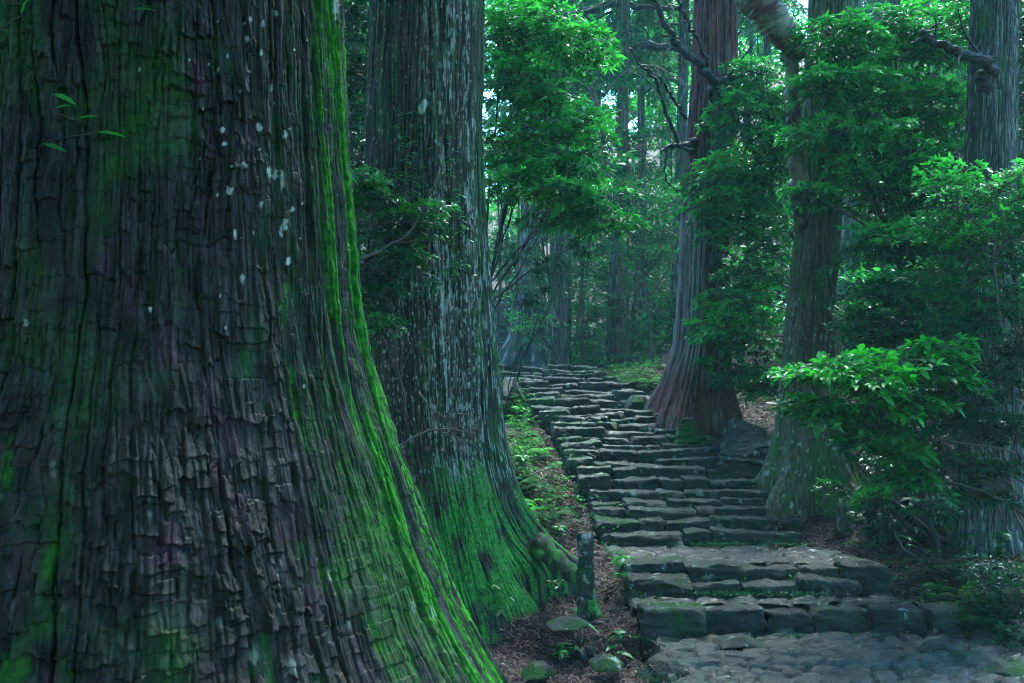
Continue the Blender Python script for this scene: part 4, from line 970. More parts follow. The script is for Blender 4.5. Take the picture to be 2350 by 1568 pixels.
shrub("shrub", "ferny leaves spilling over the old stump right of the steps", "shrub", (5.0, 12.2),
      [(2000, 1150, 55, 22, 11.8, .3, 0), (2060, 1120, 60, 28, 11.8, .3, -.05), (1930, 1120, 45, 25, 12, .3, -.05), (2130, 1160, 50, 22, 11.6, .3, -.12)],
      SP_OVAL, 40, 0.8, M_LEAFN, seed=11, stem_r=0.015)
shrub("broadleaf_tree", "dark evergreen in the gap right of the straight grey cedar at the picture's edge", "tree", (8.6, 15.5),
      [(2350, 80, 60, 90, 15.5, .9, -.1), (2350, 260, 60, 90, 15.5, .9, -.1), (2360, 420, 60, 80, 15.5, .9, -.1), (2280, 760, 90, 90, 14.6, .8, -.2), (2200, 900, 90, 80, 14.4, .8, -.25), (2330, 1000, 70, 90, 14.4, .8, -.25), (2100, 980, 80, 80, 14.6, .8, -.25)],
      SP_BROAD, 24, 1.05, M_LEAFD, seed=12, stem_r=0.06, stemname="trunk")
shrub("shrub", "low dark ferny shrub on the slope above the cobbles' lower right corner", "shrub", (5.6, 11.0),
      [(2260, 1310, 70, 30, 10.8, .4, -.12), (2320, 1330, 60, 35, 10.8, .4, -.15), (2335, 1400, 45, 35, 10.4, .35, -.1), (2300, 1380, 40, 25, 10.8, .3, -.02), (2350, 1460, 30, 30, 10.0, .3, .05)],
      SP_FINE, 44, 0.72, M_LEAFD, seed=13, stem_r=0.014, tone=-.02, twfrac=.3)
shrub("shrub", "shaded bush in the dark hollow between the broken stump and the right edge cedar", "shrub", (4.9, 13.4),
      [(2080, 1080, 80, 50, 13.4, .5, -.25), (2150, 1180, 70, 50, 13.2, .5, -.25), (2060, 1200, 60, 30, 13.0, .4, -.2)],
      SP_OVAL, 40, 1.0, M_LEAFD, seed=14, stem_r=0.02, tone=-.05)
# mid-distance understorey, shared crowns
def bg_shrub(label, blobs, base, seed, tone, group=None, protos=None, dens=10, sc_=1.3, mat=None):
    shrub("understorey_tree", label, "tree", base, blobs, protos or SP_FAR, dens, sc_, mat or M_LEAF, seed=seed, stem_r=0.05, tone=tone, twfrac=.12, stemname="trunk", group=group)
bg_shrub("vivid maple-like sapling in front of the far cedar's sweeping foot", [(1215, 760, 50, 18, 26, .8, .35), (1250, 740, 40, 14, 26, .7, .3), (1200, 730, 30, 14, 26, .7, .2), (1240, 790, 40, 16, 26, .6, .15)], (1.4, 26.5), 31, .1, dens=16, sc_=.8, protos=SP_FINE)
bg_shrub("light green understorey tree spread in layers left of the red cedar", [(1450, 440, 80, 30, 25, 1, .1), (1530, 470, 60, 35, 25, 1, .1), (1420, 500, 70, 35, 25, 1, .05), (1500, 540, 80, 35, 25, 1, .05), (1440, 590, 80, 30, 25, 1, .0), (1540, 600, 50, 40, 25, 1, 0), (1360, 560, 60, 40, 26, 1, 0)], (3.6, 25.4), 32, .05, dens=14, sc_=.95, protos=SP_FINE)
bg_shrub("pale rounded young tree glowing in the mist at mid height", [(1440, 320, 60, 35, 28, 1, .15), (1500, 310, 50, 30, 28, 1, .1), (1460, 380, 60, 35, 28, 1, .1), (1400, 370, 40, 30, 28, 1, .05)], (3.4, 28.5), 33, .05, dens=12, sc_=1, protos=SP_FINE)
bg_shrub("dense green thicket tree directly behind the top of the stairs", [(1330, 660, 60, 40, 28, 1, -.05), (1350, 740, 60, 45, 28, 1, -.1), (1320, 800, 50, 35, 28, .8, -.15), (1390, 700, 50, 40, 28.5, 1, -.05), (1380, 800, 50, 35, 28.5, 1, -.15)], (2.1, 28.6), 34, 0, dens=12, sc_=1, protos=SP_FINE)
bg_shrub("low bright thicket at the foot of the pale slender trunks", [(1500, 700, 60, 45, 29, 1.2, 0), (1460, 770, 60, 45, 29, 1.2, -.02), (1520, 790, 60, 50, 28.5, 1.2, 0), (1510, 640, 60, 40, 30, 1.2, 0), (1470, 830, 70, 22, 27, 1, .05)], (4.2, 29), 35, 0, dens=12, sc_=1, protos=SP_FINE)
bg_shrub("dark leafy understorey tree below the drooping long leaves", [(1290, 540, 50, 40, 24, 1, -.1), (1240, 600, 50, 45, 25, 1, -.1), (1300, 620, 40, 40, 25, 1, -.1), (1210, 660, 30, 30, 27, .8, -.1)], (1.2, 25), 36, 0, dens=13, sc_=1, protos=SP_FINE)
bg_shrub("feathery green tree high in the mist left of the long horizontal limb", [(1380, 200, 60, 50, 27, 1.2, 0), (1330, 280, 60, 50, 27, 1.2, -.05), (1400, 290, 40, 40, 27, 1, 0), (1350, 390, 50, 50, 26, 1, -.05), (1330, 460, 50, 40, 26, 1, -.05)], (2, 27.5), 37, 0, dens=9, sc_=1.1)
rgb = np.random.default_rng(5)
k = 0
BG = [(1250, 450, 37, 90, 60), (1400, 640, 38, 110, 70), (1560, 560, 40, 110, 90), (1350, 740, 37, 110, 60), (1540, 740, 37, 110, 70), (1680, 680, 36, 100, 90), (1480, 240, 42, 100, 60), (1600, 330, 42, 90, 70), (1300, 170, 44, 90, 60), (1760, 60, 34, 80, 60),
                          (1850, 250, 27, 120, 110), (1990, 180, 26, 130, 120), (2100, 420, 24, 130, 130), (1950, 560, 25, 130, 120), (2260, 250, 24, 110, 120), (2050, 720, 23, 140, 110), (1850, 760, 24, 110, 110), (2220, 700, 22, 130, 120), (2160, 60, 26, 130, 90), (2320, 80, 24, 90, 110),
                          (1790, 480, 25, 90, 100), (1180, 560, 36, 60, 60), (1160, 330, 34, 70, 90), (1180, 110, 36, 80, 90), (760, 300, 22, 100, 200), (850, 150, 22, 100, 200), (840, 650, 21, 90, 160), (1230, 260, 36, 90, 80), (1620, 810, 33, 90, 40), (1860, 950, 21, 90, 60), (1200, 400, 31, 60, 90), (1340, 560, 33, 90, 90), (1460, 460, 34, 90, 90), (1580, 720, 32, 60, 90), (1440, 690, 33, 90, 70), (1250, 690, 33, 60, 60), (1500, 830, 31, 90, 40), (1340, 830, 32, 80, 40), (1360, 330, 34, 90, 80), (1530, 250, 35, 80, 90), (1690, 500, 30, 60, 120), (1230, 130, 38, 70, 90), (1350, 50, 40, 90, 60), (1410, 150, 40, 80, 80), (1550, 140, 41, 80, 90), (1240, 330, 36, 70, 90), (1310, 400, 36, 80, 80), (1500, 60, 42, 90, 70), (1740, 120, 38, 60, 90), (1150, 480, 44, 60, 70), (1140, 610, 43, 50, 50), (1185, 640, 43, 30, 40), (1560, 420, 38, 90, 80), (1440, 540, 37, 90, 60), (1200, 560, 46, 60, 60), (1180, 400, 50, 70, 60), (1270, 480, 40, 70, 60), (2060, 940, 20, 140, 80), (2300, 900, 19, 120, 120)
]
_anch = [("in the gap left of the twin-stemmed cedar", 800, 400), ("behind the boughs right of the twin-stemmed cedar", 1190, 300), ("beyond the far cedar's sweeping foot", 1240, 680), ("behind the long horizontal limb in the mist", 1400, 90),
         ("behind the grey flecked trunk at mid height", 1400, 420), ("behind the top of the stairs", 1400, 760), ("left of the red cedar", 1540, 300), ("at the red cedar's lower left side", 1570, 720), ("right of the red cedar's trunk", 1710, 300), ("behind the boulder", 1700, 780),
         ("behind the upper olive trunk", 1880, 250), ("behind the lower olive trunk", 1880, 850), ("in the upper right thicket", 2080, 200), ("in the middle right thicket", 2050, 560), ("behind the right edge cedar's upper trunk", 2270, 200), ("behind the bushes by the right edge cedar's foot", 2230, 850)]
_gr = {}
for e in BG: _gr.setdefault(min(range(len(_anch)), key=lambda q: abs(_anch[q][1] - e[0]) + abs(_anch[q][2] - e[1])), []).append(e)
BGLAB = {}
for q, es in _gr.items():
    es.sort(key=lambda e: e[1] + e[0] * .01)
    words = {1: [""], 2: ["upper of two, ", "lower of two, "], 3: ["topmost of three, ", "middle of three, ", "lowest of three, "]}.get(len(es)) or ["topmost, ", "second from the top, ", "third from the top, ", "fourth from the top, ", "fifth from the top, ", "sixth from the top, ", "seventh from the top, ", "eighth from the top, "]
    for w_, e in zip(words, es): BGLAB[(e[0], e[1])] = "hazy leafy tree, " + w_ + _anch[q][0]
for (u, v, d, ru, rv) in BG:
    c = at(u, v, d); lab = BGLAB[(u, v)]
    bl = [(u + rgb.uniform(-.6, .6) * ru, v + rgb.uniform(-.6, .6) * rv, ru * .55, rv * .45, d + rgb.uniform(-1, 1), 1.3, rgb.uniform(-.15, .1)) for _ in range(6)]
    bg_shrub(lab, bl, (c[0] + rgb.uniform(-.5, .5), d + .5), 50 + k, .24, "hazy understorey trees", dens=6.5, sc_=1.4); k += 1

# ------------------------------------------------------------------ small plants
def fern_geo(rg, base, n=9, L=0.38, lw=0.05, tone=0.4, rise=0.7):
    P, D, N, Ls, W_, t_ = [], [], [], [], [], []
    for i in range(n):
        a = rg.uniform(0, 2 * pi); ln = L * rg.uniform(.6, 1.1); k = 13; t = np.linspace(0.12, 1, k)
        out = np.array([cos(a), sin(a), 0]); pts = base + out * (ln * t)[:, None] + np.array([0, 0, 1]) * (ln * (rise * t * 1.5 - rise * 1.25 * t ** 2))[:, None]
        tan = np.gradient(pts, axis=0); side = np.cross(tan, [0, 0, 1]); side /= np.linalg.norm(side, axis=1)[:, None] + 1e-9
        for s in (-1, 1):
            P.append(pts); D.append(side * s + tan / np.linalg.norm(tan, axis=1)[:, None] * 0.35 - [0, 0, .15]); N.append(np.tile([0, 0, 1.], (k, 1)) + rg.normal(size=(k, 3)) * .15)
            Ls.append(ln * 0.26 * np.sin(pi * np.clip(t * .86 + .12, 0, 1))); W_.append(np.full(k, ln * 0.05)); t_.append(np.full(k, tone * rg.uniform(.6, 1.3)))
    P, D, N, Ls, W_, t_ = map(np.concatenate, (P, D, N, Ls, W_, t_))
    return leaves(P, D, N, Ls, W_, np.clip(t_, 0, 1), 0.2)
def seedling_geo(rg, base, h=0.25, n=8, L=0.09, W_=0.035, tone=0.6):
    P, D = [], []; mb = MB(); ns = rg.integers(1, 4)
    for s in range(ns):
        top = base + np.array([rg.normal() * .06, rg.normal() * .06, h * rg.uniform(.6, 1)])
        pts = curve([base - [0, 0, .03], (base + top) / 2 + rg.normal(size=3) * .02, top], 5); v, p = tube(pts, [0.005, .004, .004, .003, .002], 4, cap=False); mb.add(v, p, {"tone": 0.0}, 1)
        for i in range(n):
            f = rg.uniform(.45, 1) if i > n // 2 else 1.0; a = i * 2.4 + rg.uniform(-.4, .4)
            P.append(base + (top - base) * f); D.append([cos(a), sin(a), rg.uniform(-.15, .45)])
    P = np.array(P); D = np.array(D, float); m = len(P)
    V, Pl, tn = leaves(P, D, np.tile([0, 0, 1.], (m, 1)) + rg.normal(size=(m, 3)) * .3, L * rg.uniform(.6, 1.2, m), W_ * rg.uniform(.7, 1.2, m), np.clip(tone * rg.uniform(.5, 1.4, m), 0, 1), .35)
    mb.add(V, Pl, {"tone": tn}, 0); return mb
def ground_at(u, v, d0=9.0):
    # first point where the view ray meets the terrain
    ds = np.arange(6, 40, 0.04); pts = np.array([at(u, v, d) for d in ds]); h = T(pts[:, 0], pts[:, 1]); b = np.where(pts[:, 2] < h)[0]
    i = b[0] if len(b) else len(ds) - 1; return np.array([pts[i, 0], pts[i, 1], h[i]])
rg = np.random.default_rng(404)
PL = [("seedling", "glossy dark seedling close to the giant trunk's mossy edge", 1165, 1470, .42, .11, .35), ("seedling", "seedling with two bright drooping leaves left of the stone post's foot", 1205, 1340, .26, .10, .75),
      ("seedling", "broad-leaved seedling in needle litter below the stone post", 1340, 1470, .30, .15, .6), ("seedling", "yellow-green seedling right of the stone post against the mossy landing", 1425, 1370, .40, .11, .8),
      ("seedling", "dark leafed seedling between the mossy trunk foot and the stone post", 1250, 1385, .2, .1, .25), ("seedling", "arching bright seedling on the long root of the twin-stemmed cedar", 1225, 1215, .28, .14, .85),
      ("seedling", "low leafy sprig at the foot of the root left of the post", 1290, 1250, .22, .09, .35), ("seedling", "small bright sprig just behind the stone post", 1330, 1180, .22, .09, .45),
      ("seedling", "slender sprig with pale leaves growing against the left end of the first landing", 1440, 1310, .2, .09, .6), ("seedling", "leafy sprig rising from the right end of the second step", 2125, 1400, .3, .09, .6),
      ("seedling", "bright leafy sprig at the right end of the lowest riser of the upper flight", 1990, 1330, .16, .1, .65), ("seedling", "pale leafed sprig in front of the old stump", 2070, 1300, .3, .1, .6),
      ("seedling", "tiny seedling with a single bright leaf on the bottom litter", 1290, 1530, .12, .08, .7), ("seedling", "seedling under the glossy bush at far right", 2300, 1300, .3, .09, .3),
      ("seedling", "long-leafed seedling at the bottom edge, leaning out of the litter left of the cobbles", 1400, 1560, .3, .12, .45), ("seedling", "dark seedling cluster between the two mossy trunks' feet", 1120, 1440, .34, .1, .3),
      ("seedling", "pale bright sprig under the mossy trunk's right toe", 1180, 1300, .22, .09, .7), ("seedling", "sprig on the left bank level with the middle of the flight", 1260, 1120, .3, .1, .6),
      ("seedling", "bright sprig high on the left bank beside the twin-stemmed cedar", 1180, 980, .4, .12, .8), ("seedling", "lanky sprig on the left bank just below the fern", 1200, 1110, .4, .11, .6),
      ("seedling", "low sprig on the slope between the old stump and the olive trunk", 1850, 1200, .2, .09, .5), ("seedling", "sprig in front of the moss rock near the red cedar", 1620, 1040, .25, .1, .5),
      ("fern", "fern sprouting at the bottom edge left of the cobbles", 1520, 1545, .3, .3, .5), ("fern", "fern beside the left end block of the first step", 1500, 1450, .24, .25, .35),
      ("fern", "pale fern on the bank halfway between the stump and the right edge cedar", 2270, 1260, .34, .3, .2), ("fern", "fern at the base of the red cedar, right of the steps", 1560, 945, .4, .4, .45),
      ("fern", "fern growing at the left corner of the big boulder", 1695, 1045, .4, .35, .3), ("fern", "fern on the left bank beside the middle steps", 1225, 1060, .5, .45, .5),
      ("fern", "fern on the slope above the cobbles' right edge", 2240, 1440, .4, .4, .25), ("fern", "bright fern at the lower right corner of the picture", 2330, 1480, .4, .45, .5), ("fern", "low fern right of the second step's mossy end", 2200, 1380, .34, .35, .2)]
for (kind, lab, u, v, h, L, tn) in PL:
    b = ground_at(u, v)
    if kind == "seedling":
        mb = seedling_geo(rg, b, h * 1.3, int(rg.integers(6, 11)), L * 1.35, L * .55, tn); single("seedling", mb.args([M_LEAFN, M_TWIG]), lab, "plant", loc=b)
    else:
        V, Pl, tt = fern_geo(rg, b, 9, h, .05, tn); single("fern", (V, Pl, M_FERN, {"tone": tt}), lab, "fern", loc=b)

def cover(name, label, uv_regions, n, mat, seed, L=(0.12, 0.3), tone=.35, kind="fern", fern=.5):
    rg = np.random.default_rng(seed); mb = MB(); w = np.array([r[4] for r in uv_regions], float); w /= w.sum()
    for i in range(n):
        r = uv_regions[rg.choice(len(uv_regions), p=w)]
        b = ground_at(rg.uniform(r[0], r[2]), rg.uniform(r[1], r[3]))
        if b[1] > 26: continue
        tn = np.clip(tone + rg.normal() * .28 + (r[5] if len(r) > 5 else 0), .02, 1)
        if kind == "fern" and rg.uniform() < fern:
            V, Pl, t = fern_geo(rg, b, int(rg.integers(4, 8)), rg.uniform(*L), .05, tn); mb.add(V, Pl, {"tone": t}, 0)
        else:
            m2 = seedling_geo(rg, b, rg.uniform(*L), 7, rg.uniform(.05, .09), .028, tn)
            V, P, _, A, M, _ = m2.args(None); mb.add(V, [P[0][M[:len(P[0])] == 0]] + ([P[1][M[len(P[0]):] == 0]] if len(P) > 1 else []), {"tone": A["tone"]}, 0)
    return single(name, mb.args(mat), label, "undergrowth", loc=(0, 0, 0), kind="stuff")
cover("undergrowth", "ferns and small leafy plants along the left side of the stairs", [(1165, 930, 1212, 1130, 8, .12), (1180, 1020, 1235, 1150, 4), (1215, 960, 1240, 1010, 1), (1230, 1110, 1300, 1230, 3, -.1), (1290, 1000, 1340, 1180, .5, -.1), (1150, 880, 1240, 960, 1)], 210, M_FERN, 61, (.25, .6), .35, fern=.2)
cover("undergrowth", "dim ferns and shoots covering the lower right slope", [(2100, 1300, 2350, 1420, 4), (2180, 1400, 2350, 1540, 5, .1), (2050, 1230, 2350, 1320, 2, -.1), (1960, 1190, 2060, 1300, 1, .1), (1640, 870, 1780, 940, 1), (1800, 1120, 1980, 1160, 1)], 330, M_FERN, 62, (.12, .36), .22)
cover("undergrowth", "leafy plants and ferns beyond the top of the stairs", [(1385, 835, 1520, 900, 4), (1160, 846, 1260, 870, .5), (1400, 860, 1500, 905, 2)], 110, M_FERN, 63, (.2, .5), .4)

# tiny moss and weed tufts at the feet of the risers and on stone edges
rg = np.random.default_rng(92); P, D, N, L_, t_ = [], [], [], [], []
for i in (0, 1, 2, 3, 4, 5, 6, 7, 9, 11, 13, 15):
    d, z, xl, xr = STEPS[i]; zb = STEPS[i - 1][1] if i else 0.0
    for c in range(9 if i < 4 else 4):
        cx = rg.uniform(xl, xr); m = int(rg.integers(10, 45)) if i < 4 else 10
        x = cx + rg.normal(size=m) * .10; y = d - 0.03 - np.abs(rg.normal(size=m)) * .03
        P.append(np.stack([x, y, zb + rg.uniform(0, .03, m)], 1))
        a = rg.uniform(0, 2 * pi, m); D.append(np.stack([np.cos(a), np.sin(a) - .3, rg.uniform(.1, 1, m)], 1)); L_.append(rg.uniform(.025, .065, m)); t_.append(rg.uniform(.4, 1, m) * rg.uniform(.4, 1))
mm = 3800; x = rg.uniform(STEPS[0][2] + .02, STEPS[0][2] + .68, mm); z = rg.uniform(0.02, STEPS[0][1] + .0, mm)
P.append(np.stack([x, STEPS[0][0] - .02 + rg.normal(size=mm) * .012 + 0.03 * (z > STEPS[0][1] - .04), z], 1)); D.append(rg.normal(size=(mm, 3)) + [0, -.9, .2]); L_.append(rg.uniform(.008, .02, mm)); t_.append(rg.uniform(.0, .35, mm))
P, D, L_, t_ = map(np.concatenate, (P, D, L_, t_)); N = np.tile([0, -.5, 1.], (len(P), 1)) + rg.normal(size=(len(P), 3)) * .4
V, Pl, tn = leaves(P, D, N, L_, L_ * .55, t_, .2)
single("weeds", (V, Pl, M_LEAFN, {"tone": tn}), "tiny weeds and moss tufts in the joints of the stone steps", "weeds", loc=(0, 0, 0), kind="stuff")

# fallen cedar needles, sprigs and dead leaves
rg = np.random.default_rng(12)
def litter(n, box, lenr, wr):
    x = rg.uniform(box[0], box[1], n * 3); y = rg.uniform(box[2], box[3], n * 3)
    l = np.interp(y, xl_y, xl_x); r = np.interp(y, xl_y, xr_x); ok = (x < l - .02) | (x > r + .03) | (y < 5) | (rg.uniform(size=len(x)) < .02)
    x, y = x[ok][:n], y[ok][:n]; n = len(x); z = T(x, y); st = (x > np.interp(y, xl_y, xl_x)) & (x < np.interp(y, xl_y, xr_x)) & (y > 5) & (y < 24)
    z = np.where(st, np.where(y < 10.6, 0.0, SZ[np.clip(np.searchsorted(SD, y) - 1, 0, len(SD) - 1)]) + .03, z)
    a = rg.uniform(0, 2 * pi, n); ln = rg.uniform(*lenr, n); w = rg.uniform(*wr, n)
    dx, dy = np.cos(a), np.sin(a); lift = rg.uniform(-.25, .45, n)
    c = np.stack([x, y, z + rg.uniform(.0, .035, n)], 1); dv = np.stack([dx, dy, lift], 1); sd = np.stack([-dy, dx, rg.normal(size=n) * .4], 1)
    bend = np.stack([-dy, dx, 0 * x], 1) * (rg.normal(size=n) * .25 * ln)[:, None] + np.array([[0, 0, 1]]) * (rg.uniform(0, .3, n) * ln)[:, None]
    V = np.stack([c - dv * ln[:, None] / 2, c + bend - sd * w[:, None], c + dv * ln[:, None] / 2, c + bend + sd * w[:, None]], 1)
    return V.reshape(-1, 3), np.repeat(np.where(rg.uniform(size=n) < .015, 1.0, rg.uniform(0, .85, n)), 4), n
mb = MB()
for n_, box, lr, wr in [(34000, (-2.2, 1.6, 7.0, 12.5), (.06, .17), (.003, .008)), (9000, (-1.5, 1.4, 12.5, 18), (.08, .2), (.005, .011)), (16000, (3.4, 6.5, 8.8, 15.5), (.07, .19), (.004, .009)), (12000, (2.6, 7.5, 15, 22), (.08, .2), (.006, .012)), (2500, (1.2, 5.0, 8.6, 14), (.03, .08), (.002, .005)),
                        (700, (-2.2, 1.6, 7.0, 12.5), (.04, .09), (.012, .022)), (350, (3.4, 6.5, 8.8, 15.5), (.04, .09), (.012, .022))]:
    V, tn, n = litter(n_, box, lr, wr); mb.add(V, [np.arange(n * 4).reshape(-1, 4)], {"tone": tn}, 0)
single("fallen_needles", mb.args(M_LITTER, False), "reddish brown cedar needles and dead leaves littering the ground", "leaf litter", loc=(0, 0, 0), kind="stuff")

# fallen sticks and a stump
STK = [("dark fallen branch lying across the litter below the stone post", [(1300, 1448), (1350, 1440), (1400, 1432)], 9), ("thin pale stick in the litter near the bottom edge", [(1330, 1485), (1345, 1462), (1352, 1452)], 3),
       ("dark stick pointing up to the stone post's left side", [(1268, 1352), (1300, 1375), (1320, 1395)], 6), ("short black log on the slope right of the steps under the olive trunk", [(1995, 1222), (2030, 1212), (2060, 1205)], 9),
       ("knobbly dead root lump at the bottom edge of the litter", [(1330, 1520), (1350, 1500), (1372, 1535)], 14)]
for k, (lab, pts, r) in enumerate(STK):
    P = np.array([ground_at(*p) for p in pts]) + [0, 0, .03]; P = curve(P, 14, .008, np.random.default_rng(k)); V, Pl = tube(P, np.linspace(r * P[0, 1] / F, r * .5 * P[0, 1] / F, 14), 8, .4, k)
    single("fallen_branch", (V, Pl, M_DEAD), lab, "branch", loc=P[0])
b = ground_at(1938, 1225); tp = at(1930, 1150, b[1]); P = curve([b - [0, 0, .15], (b + tp) / 2 + [.02, 0, 0], tp], 22)
V, Pl = tube(P, np.interp(np.linspace(0, 1, 22), [0, .2, .85, 1], [.15, .10, .085, .07]), 26, .45, 5)
nn = fbm(V[:, 0] * 30, V[:, 1] * 30, V[:, 2] * 3, 3); V[:, 0] += nn * .02; V[:, 1] += nn * .02; V[-40:, 2] += np.random.default_rng(3).uniform(-.05, .06, 40)
single("stump", (V, Pl, M_BARK4, {"mask": np.stack([.3 * sstep(0, .3, nn), .4 * sstep(.2, .4, nn), .4 + 0 * nn, 1 + 0 * nn], 1)}), "broken grey stump leaning in the litter below the olive trunk", "stump", loc=b)
for k, (u0, v0, u1, v1, d) in enumerate([(1985, 1165, 2090, 1185, 12.4), (2050, 1180, 2150, 1250, 12.2)]):
    P = curve([at(u0, v0, d), at((u0 + u1) / 2, min(v0, v1) - 22, d), at(u1, v1, d + .2), at(u1 + 20, v1 + 40, d + .2)], 24, .01); V, Pl = tube(P, np.linspace(.09, .04, 24), 12, .4, k)
    single("exposed_root", (V, Pl, M_DEAD), ["arched dead root overhanging the hollow right of the broken stump", "thick dead root reaching toward the right edge cedar"][k], "root", loc=P[0])

# far flight of steps
ff = thing("stone_staircase", "distant narrow flight of grey steps glimpsed beside the twin-stemmed cedar", "staircase", (-0.4, 40, float(T(-.4, 40))))
for i in range(17):
    y = 39 + i * .78; z = np.interp(y, hs_y, hs_z) + .05; mb = MB(); xc = np.interp(y, xl_y, xl_x); x = xc - .6; rgx = np.random.default_rng(i)
    while x < xc + 2.0:
        w = rgx.uniform(.5, 1.1); P, Q = block((x + w / 2, y + .3 + rgx.normal() * .04, z - .15 + rgx.normal() * .02), (w / 2 - .01, .35, .2), .06, i * 3 + x, .03, .12); mb.add(P, [Q], {"mask": stone_mask(P, rgx, .05)}); x += w
    part("step", mb.args(M_STONE), ff)

# climbing leaves on the twin-stemmed cedar
rg = np.random.default_rng(31)
def vine(label, path, n, L, seed, tone=.6):
    rg = np.random.default_rng(seed); b = T2A.surf(path[-1][0], path[-1][1]); root = thing("climbing_vine", label, "vine", tuple(b))
    mb = MB(); pu = np.array([p[0] for p in path]); pv = np.array([p[1] for p in path]); s = np.linspace(0, 1, 24); k = np.linspace(0, 1, len(path))
    us = np.interp(s, k, pu) + rg.normal(size=24) * 3; vs = np.interp(s, k, pv)
    pts = np.array([T2A.surf(a, c, .03) for a, c in zip(us, vs)]); v, p = tube(pts, .005, 4, cap=False); mb.add(v, p, {"tone": 0.0}, 1)
    P = []; D = []
    for i in range(n):
        f = rg.uniform(0, 1); q = T2A.surf(np.interp(f, k, pu) + rg.normal() * 16, np.interp(f, k, pv) + rg.normal() * 10, .04)
        m = int(rg.integers(1, 4)); a = rg.choice([-1, 1])
        for j in range(m): P.append(q + rg.normal(size=3) * .02); D.append([a * rg.uniform(.4, 1), -rg.uniform(.2, .8), rg.uniform(0, .5)])
    P = np.array(P); D = np.array(D, float); m = len(P); V, Pl, tn = leaves(P, D, np.tile([0, -.2, 1.], (m, 1)) + rg.normal(size=(m, 3)) * .25, L * rg.uniform(.6, 1.2, m), L * .3, np.clip(tone * rg.uniform(.5, 1.5, m), 0, 1), .5)
    mb2 = MB(); mb2.add(V, Pl, {"tone": tn}, 0); part("leaves", mb2.args(M_LEAFN), root); part("stem", mb.args([M_LEAFN, M_TWIG]), root)
vine("sparse vine of curved leaves up the shaded middle of the twin-stemmed cedar", [(945, 250), (940, 330), (930, 420), (950, 470)], 42, .10, 1)
vine("climbing vine on the lichen-white side of the twin-stemmed cedar", [(1030, 300), (1035, 400), (1045, 500), (1050, 600), (1040, 640)], 60, .10, 2)
vine("small vine near the dark left margin of the twin-stemmed cedar", [(870, 370), (890, 410), (870, 450)], 10, .09, 3, .45)
vine("leafy vine curling over the twin-stemmed cedar just above the bare twigs", [(970, 440), (1000, 470), (1010, 520), (1075, 620)], 40, .11, 4, .55)

# leaves sprouting on the giant trunk
def surf1(u, v, off=.03):
    for d in np.arange(2.2, 4.3, .01):
        p = at(u, v, d); c, r = np.interp(p[2], t1.A[:, 0], t1.A[:, 1]), np.interp(p[2], t1.A[:, 0], t1.A[:, 2])
        if math.hypot(p[0] - c, p[1] - CY1) < r + off: return p
    return at(u, v, 3.4)
for lab, lst in [("cluster of five curved bright leaves on the giant trunk's left side", [((120, 215), (172, 243), 1), ((120, 252), (165, 247), .9), ((172, 275), (222, 272), .8), ((220, 303), (285, 318), .9), ((95, 330), (150, 352), .7)]),
                 ("single thin leaf near the top of the giant trunk", [((300, 22), (355, 30), .7), ((318, 18), (340, 24), .5)]),
                 ("leaves hanging at the top left corner of the giant trunk", [((48, 36), (62, 2), .9), ((50, 10), (100, -6), .8), ((-2, 10), (15, 25), .5), ((0, 72), (16, 78), .6)])]:
    P, D, L = [], [], []; r0 = surf1(lst[0][0][0], lst[0][0][1])
    for (a, b_, t_) in lst:
        p = surf1(*a); q = surf1(*b_, .10); P.append(p); D.append(q - p); L.append(np.linalg.norm(q - p))
    P, D, L = np.array(P), np.array(D), np.array(L); V, Pl, tn = leaves(P, D + [0, 0, .02], np.tile([0, -.7, .7], (len(P), 1)), L * 1.05, L * .16, np.array([x[2] for x in lst]), .12)
    mb = MB(); mb.add(V, Pl, {"tone": tn}, 0); o_ = P[np.argsort(P[:, 2])]
    v_, p_ = tube(curve(np.concatenate([o_[:1] - [0, -.03, .10], o_]), 3 * len(o_) + 3), .0022, 5, cap=False); mb.add(v_, p_, {"tone": 0.0}, 1)
    single("leaf_sprig", mb.args([M_LEAFN, M_TWIG]), lab, "leaves", loc=r0)

# dead twiggy branches in front of the twin-stemmed cedar
def dead_branch(label, main, r, seed, spread=60, depth=3):
    rg = np.random.default_rng(seed); d = main[0][2]; mb = MB()
    def rec(pts, r0, lvl):
        P = curve(pts, 10, .006, rg); v, p = tube(P, np.linspace(r0, r0 * .4, 10), 5, .2, lvl); mb.add(v, p)
        if lvl >= depth: return
        for i in range(rg.integers(3, 6)):
            a = P[rg.integers(3, 10)]; dr = (P[-1] - P[0]); ln = np.linalg.norm(dr) * rg.uniform(.3, .6); dr = dr / np.linalg.norm(dr) + rg.normal(size=3) * [.6, .25, .6]
            q = a + dr / np.linalg.norm(dr) * ln; rec([a, (a + q) / 2 + rg.normal(size=3) * .05 * ln, q + [0, 0, -.04 * ln]], r0 * .5, lvl + 1)
    rec([at(*p) for p in main], r * d / F, 0)
    return single("dead_branch", mb.args(M_TWIG), label, "branch", loc=at(*main[0]))
dead_branch("long bare reddish branch reaching right across the mossy cedar", [(880, 1050, 9.2), (940, 1010, 9.3), (1000, 985, 9.4), (1090, 995, 9.5)], 4.0, 1)
dead_branch("bare forked twig rising steeply beside the giant trunk", [(935, 960, 9.1), (925, 890, 9.1), (900, 830, 9.1), (880, 770, 9.1)], 3.5, 2)
dead_branch("dead drooping branch at mid height of the mossy cedar", [(960, 900, 9.3), (1000, 950, 9.3), (1020, 1000, 9.4), (1060, 930, 9.5)], 3.2, 3)
dead_branch("curving bare limb above the cluster of glossy dark leaves", [(820, 600, 9.2), (900, 560, 9.3), (950, 520, 9.4), (990, 430, 9.4)], 4.5, 4, depth=1)
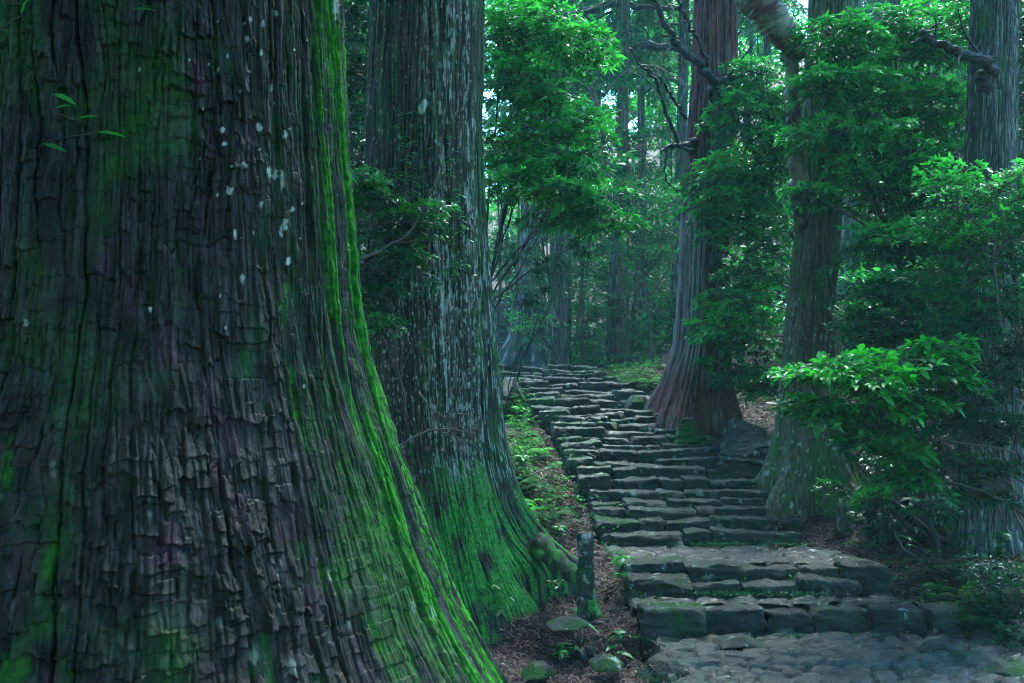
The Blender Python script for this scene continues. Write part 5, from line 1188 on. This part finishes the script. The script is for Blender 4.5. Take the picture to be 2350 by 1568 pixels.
dead_branch("tangle of bare pale twigs in front of the right edge cedar", [(2330, 1040, 10.2), (2240, 1020, 10.3), (2140, 1010, 10.4), (2080, 990, 10.5)], 3, 6)
dead_branch("thin grey sapling stem branching upward at the far right", [(2300, 760, 10.7), (2290, 690, 10.7), (2280, 600, 10.7), (2285, 520, 10.7)], 4, 7, depth=1)
dead_branch("black crooked branch at the right edge under the twiggy bush", [(2360, 1185, 10.3), (2300, 1150, 10.3), (2230, 1120, 10.4), (2150, 1100, 10.5)], 6, 8, depth=1)
dead_branch("thin dark leaning stem in the misty gap above the stairs", [(1385, 330, 22), (1370, 240, 22), (1350, 180, 22), (1330, 120, 22)], 6, 9, depth=2)

dead_branch("bare dark stem with side twigs crossing the mist above the long horizontal limb", [(1250, 20, 24), (1310, 30, 24), (1370, 15, 24), (1440, -20, 24)], 4, 10, depth=2)
dead_branch("fine bare twigs hanging in the mist under the long horizontal limb", [(1390, 215, 25), (1430, 170, 25), (1500, 150, 25), (1560, 190, 25)], 3, 11, depth=2)
dead_branch("slender dark branched stem rising from the thicket behind the stairs", [(1405, 520, 24), (1395, 400, 24), (1375, 280, 24), (1345, 190, 24)], 6, 12, depth=2)
# ------------------------------------------------------------------ haze
hz = NT("mist"); vp = hz.n("ShaderNodeVolumePrincipled"); vp.inputs['Color'].default_value = (0.38, 0.86, 0.90, 1); vp.inputs['Density'].default_value = 0.0011; vp.inputs['Anisotropy'].default_value = 0.0
hz.t.links.new(vp.outputs[0], hz.out.inputs['Volume']); hz.t.nodes.remove(hz.p)
x0, x1, y0, y1, z0, z1 = -62, 72, -17, 112, float(-2.5), 48.0
V = np.array([[x0, y0, z0], [x1, y0, z0], [x1, y1, z0], [x0, y1, z0], [x0, y0, z1], [x1, y0, z1], [x1, y1, z1], [x0, y1, z1]])
Q = np.array([[0, 3, 2, 1], [4, 5, 6, 7], [0, 1, 5, 4], [1, 2, 6, 5], [2, 3, 7, 6], [3, 0, 4, 7]])
single("haze", (V, [Q], hz.m, None, None, False), "thin bluish mist filling the forest", "mist", loc=(0, 0, 0), kind="stuff")
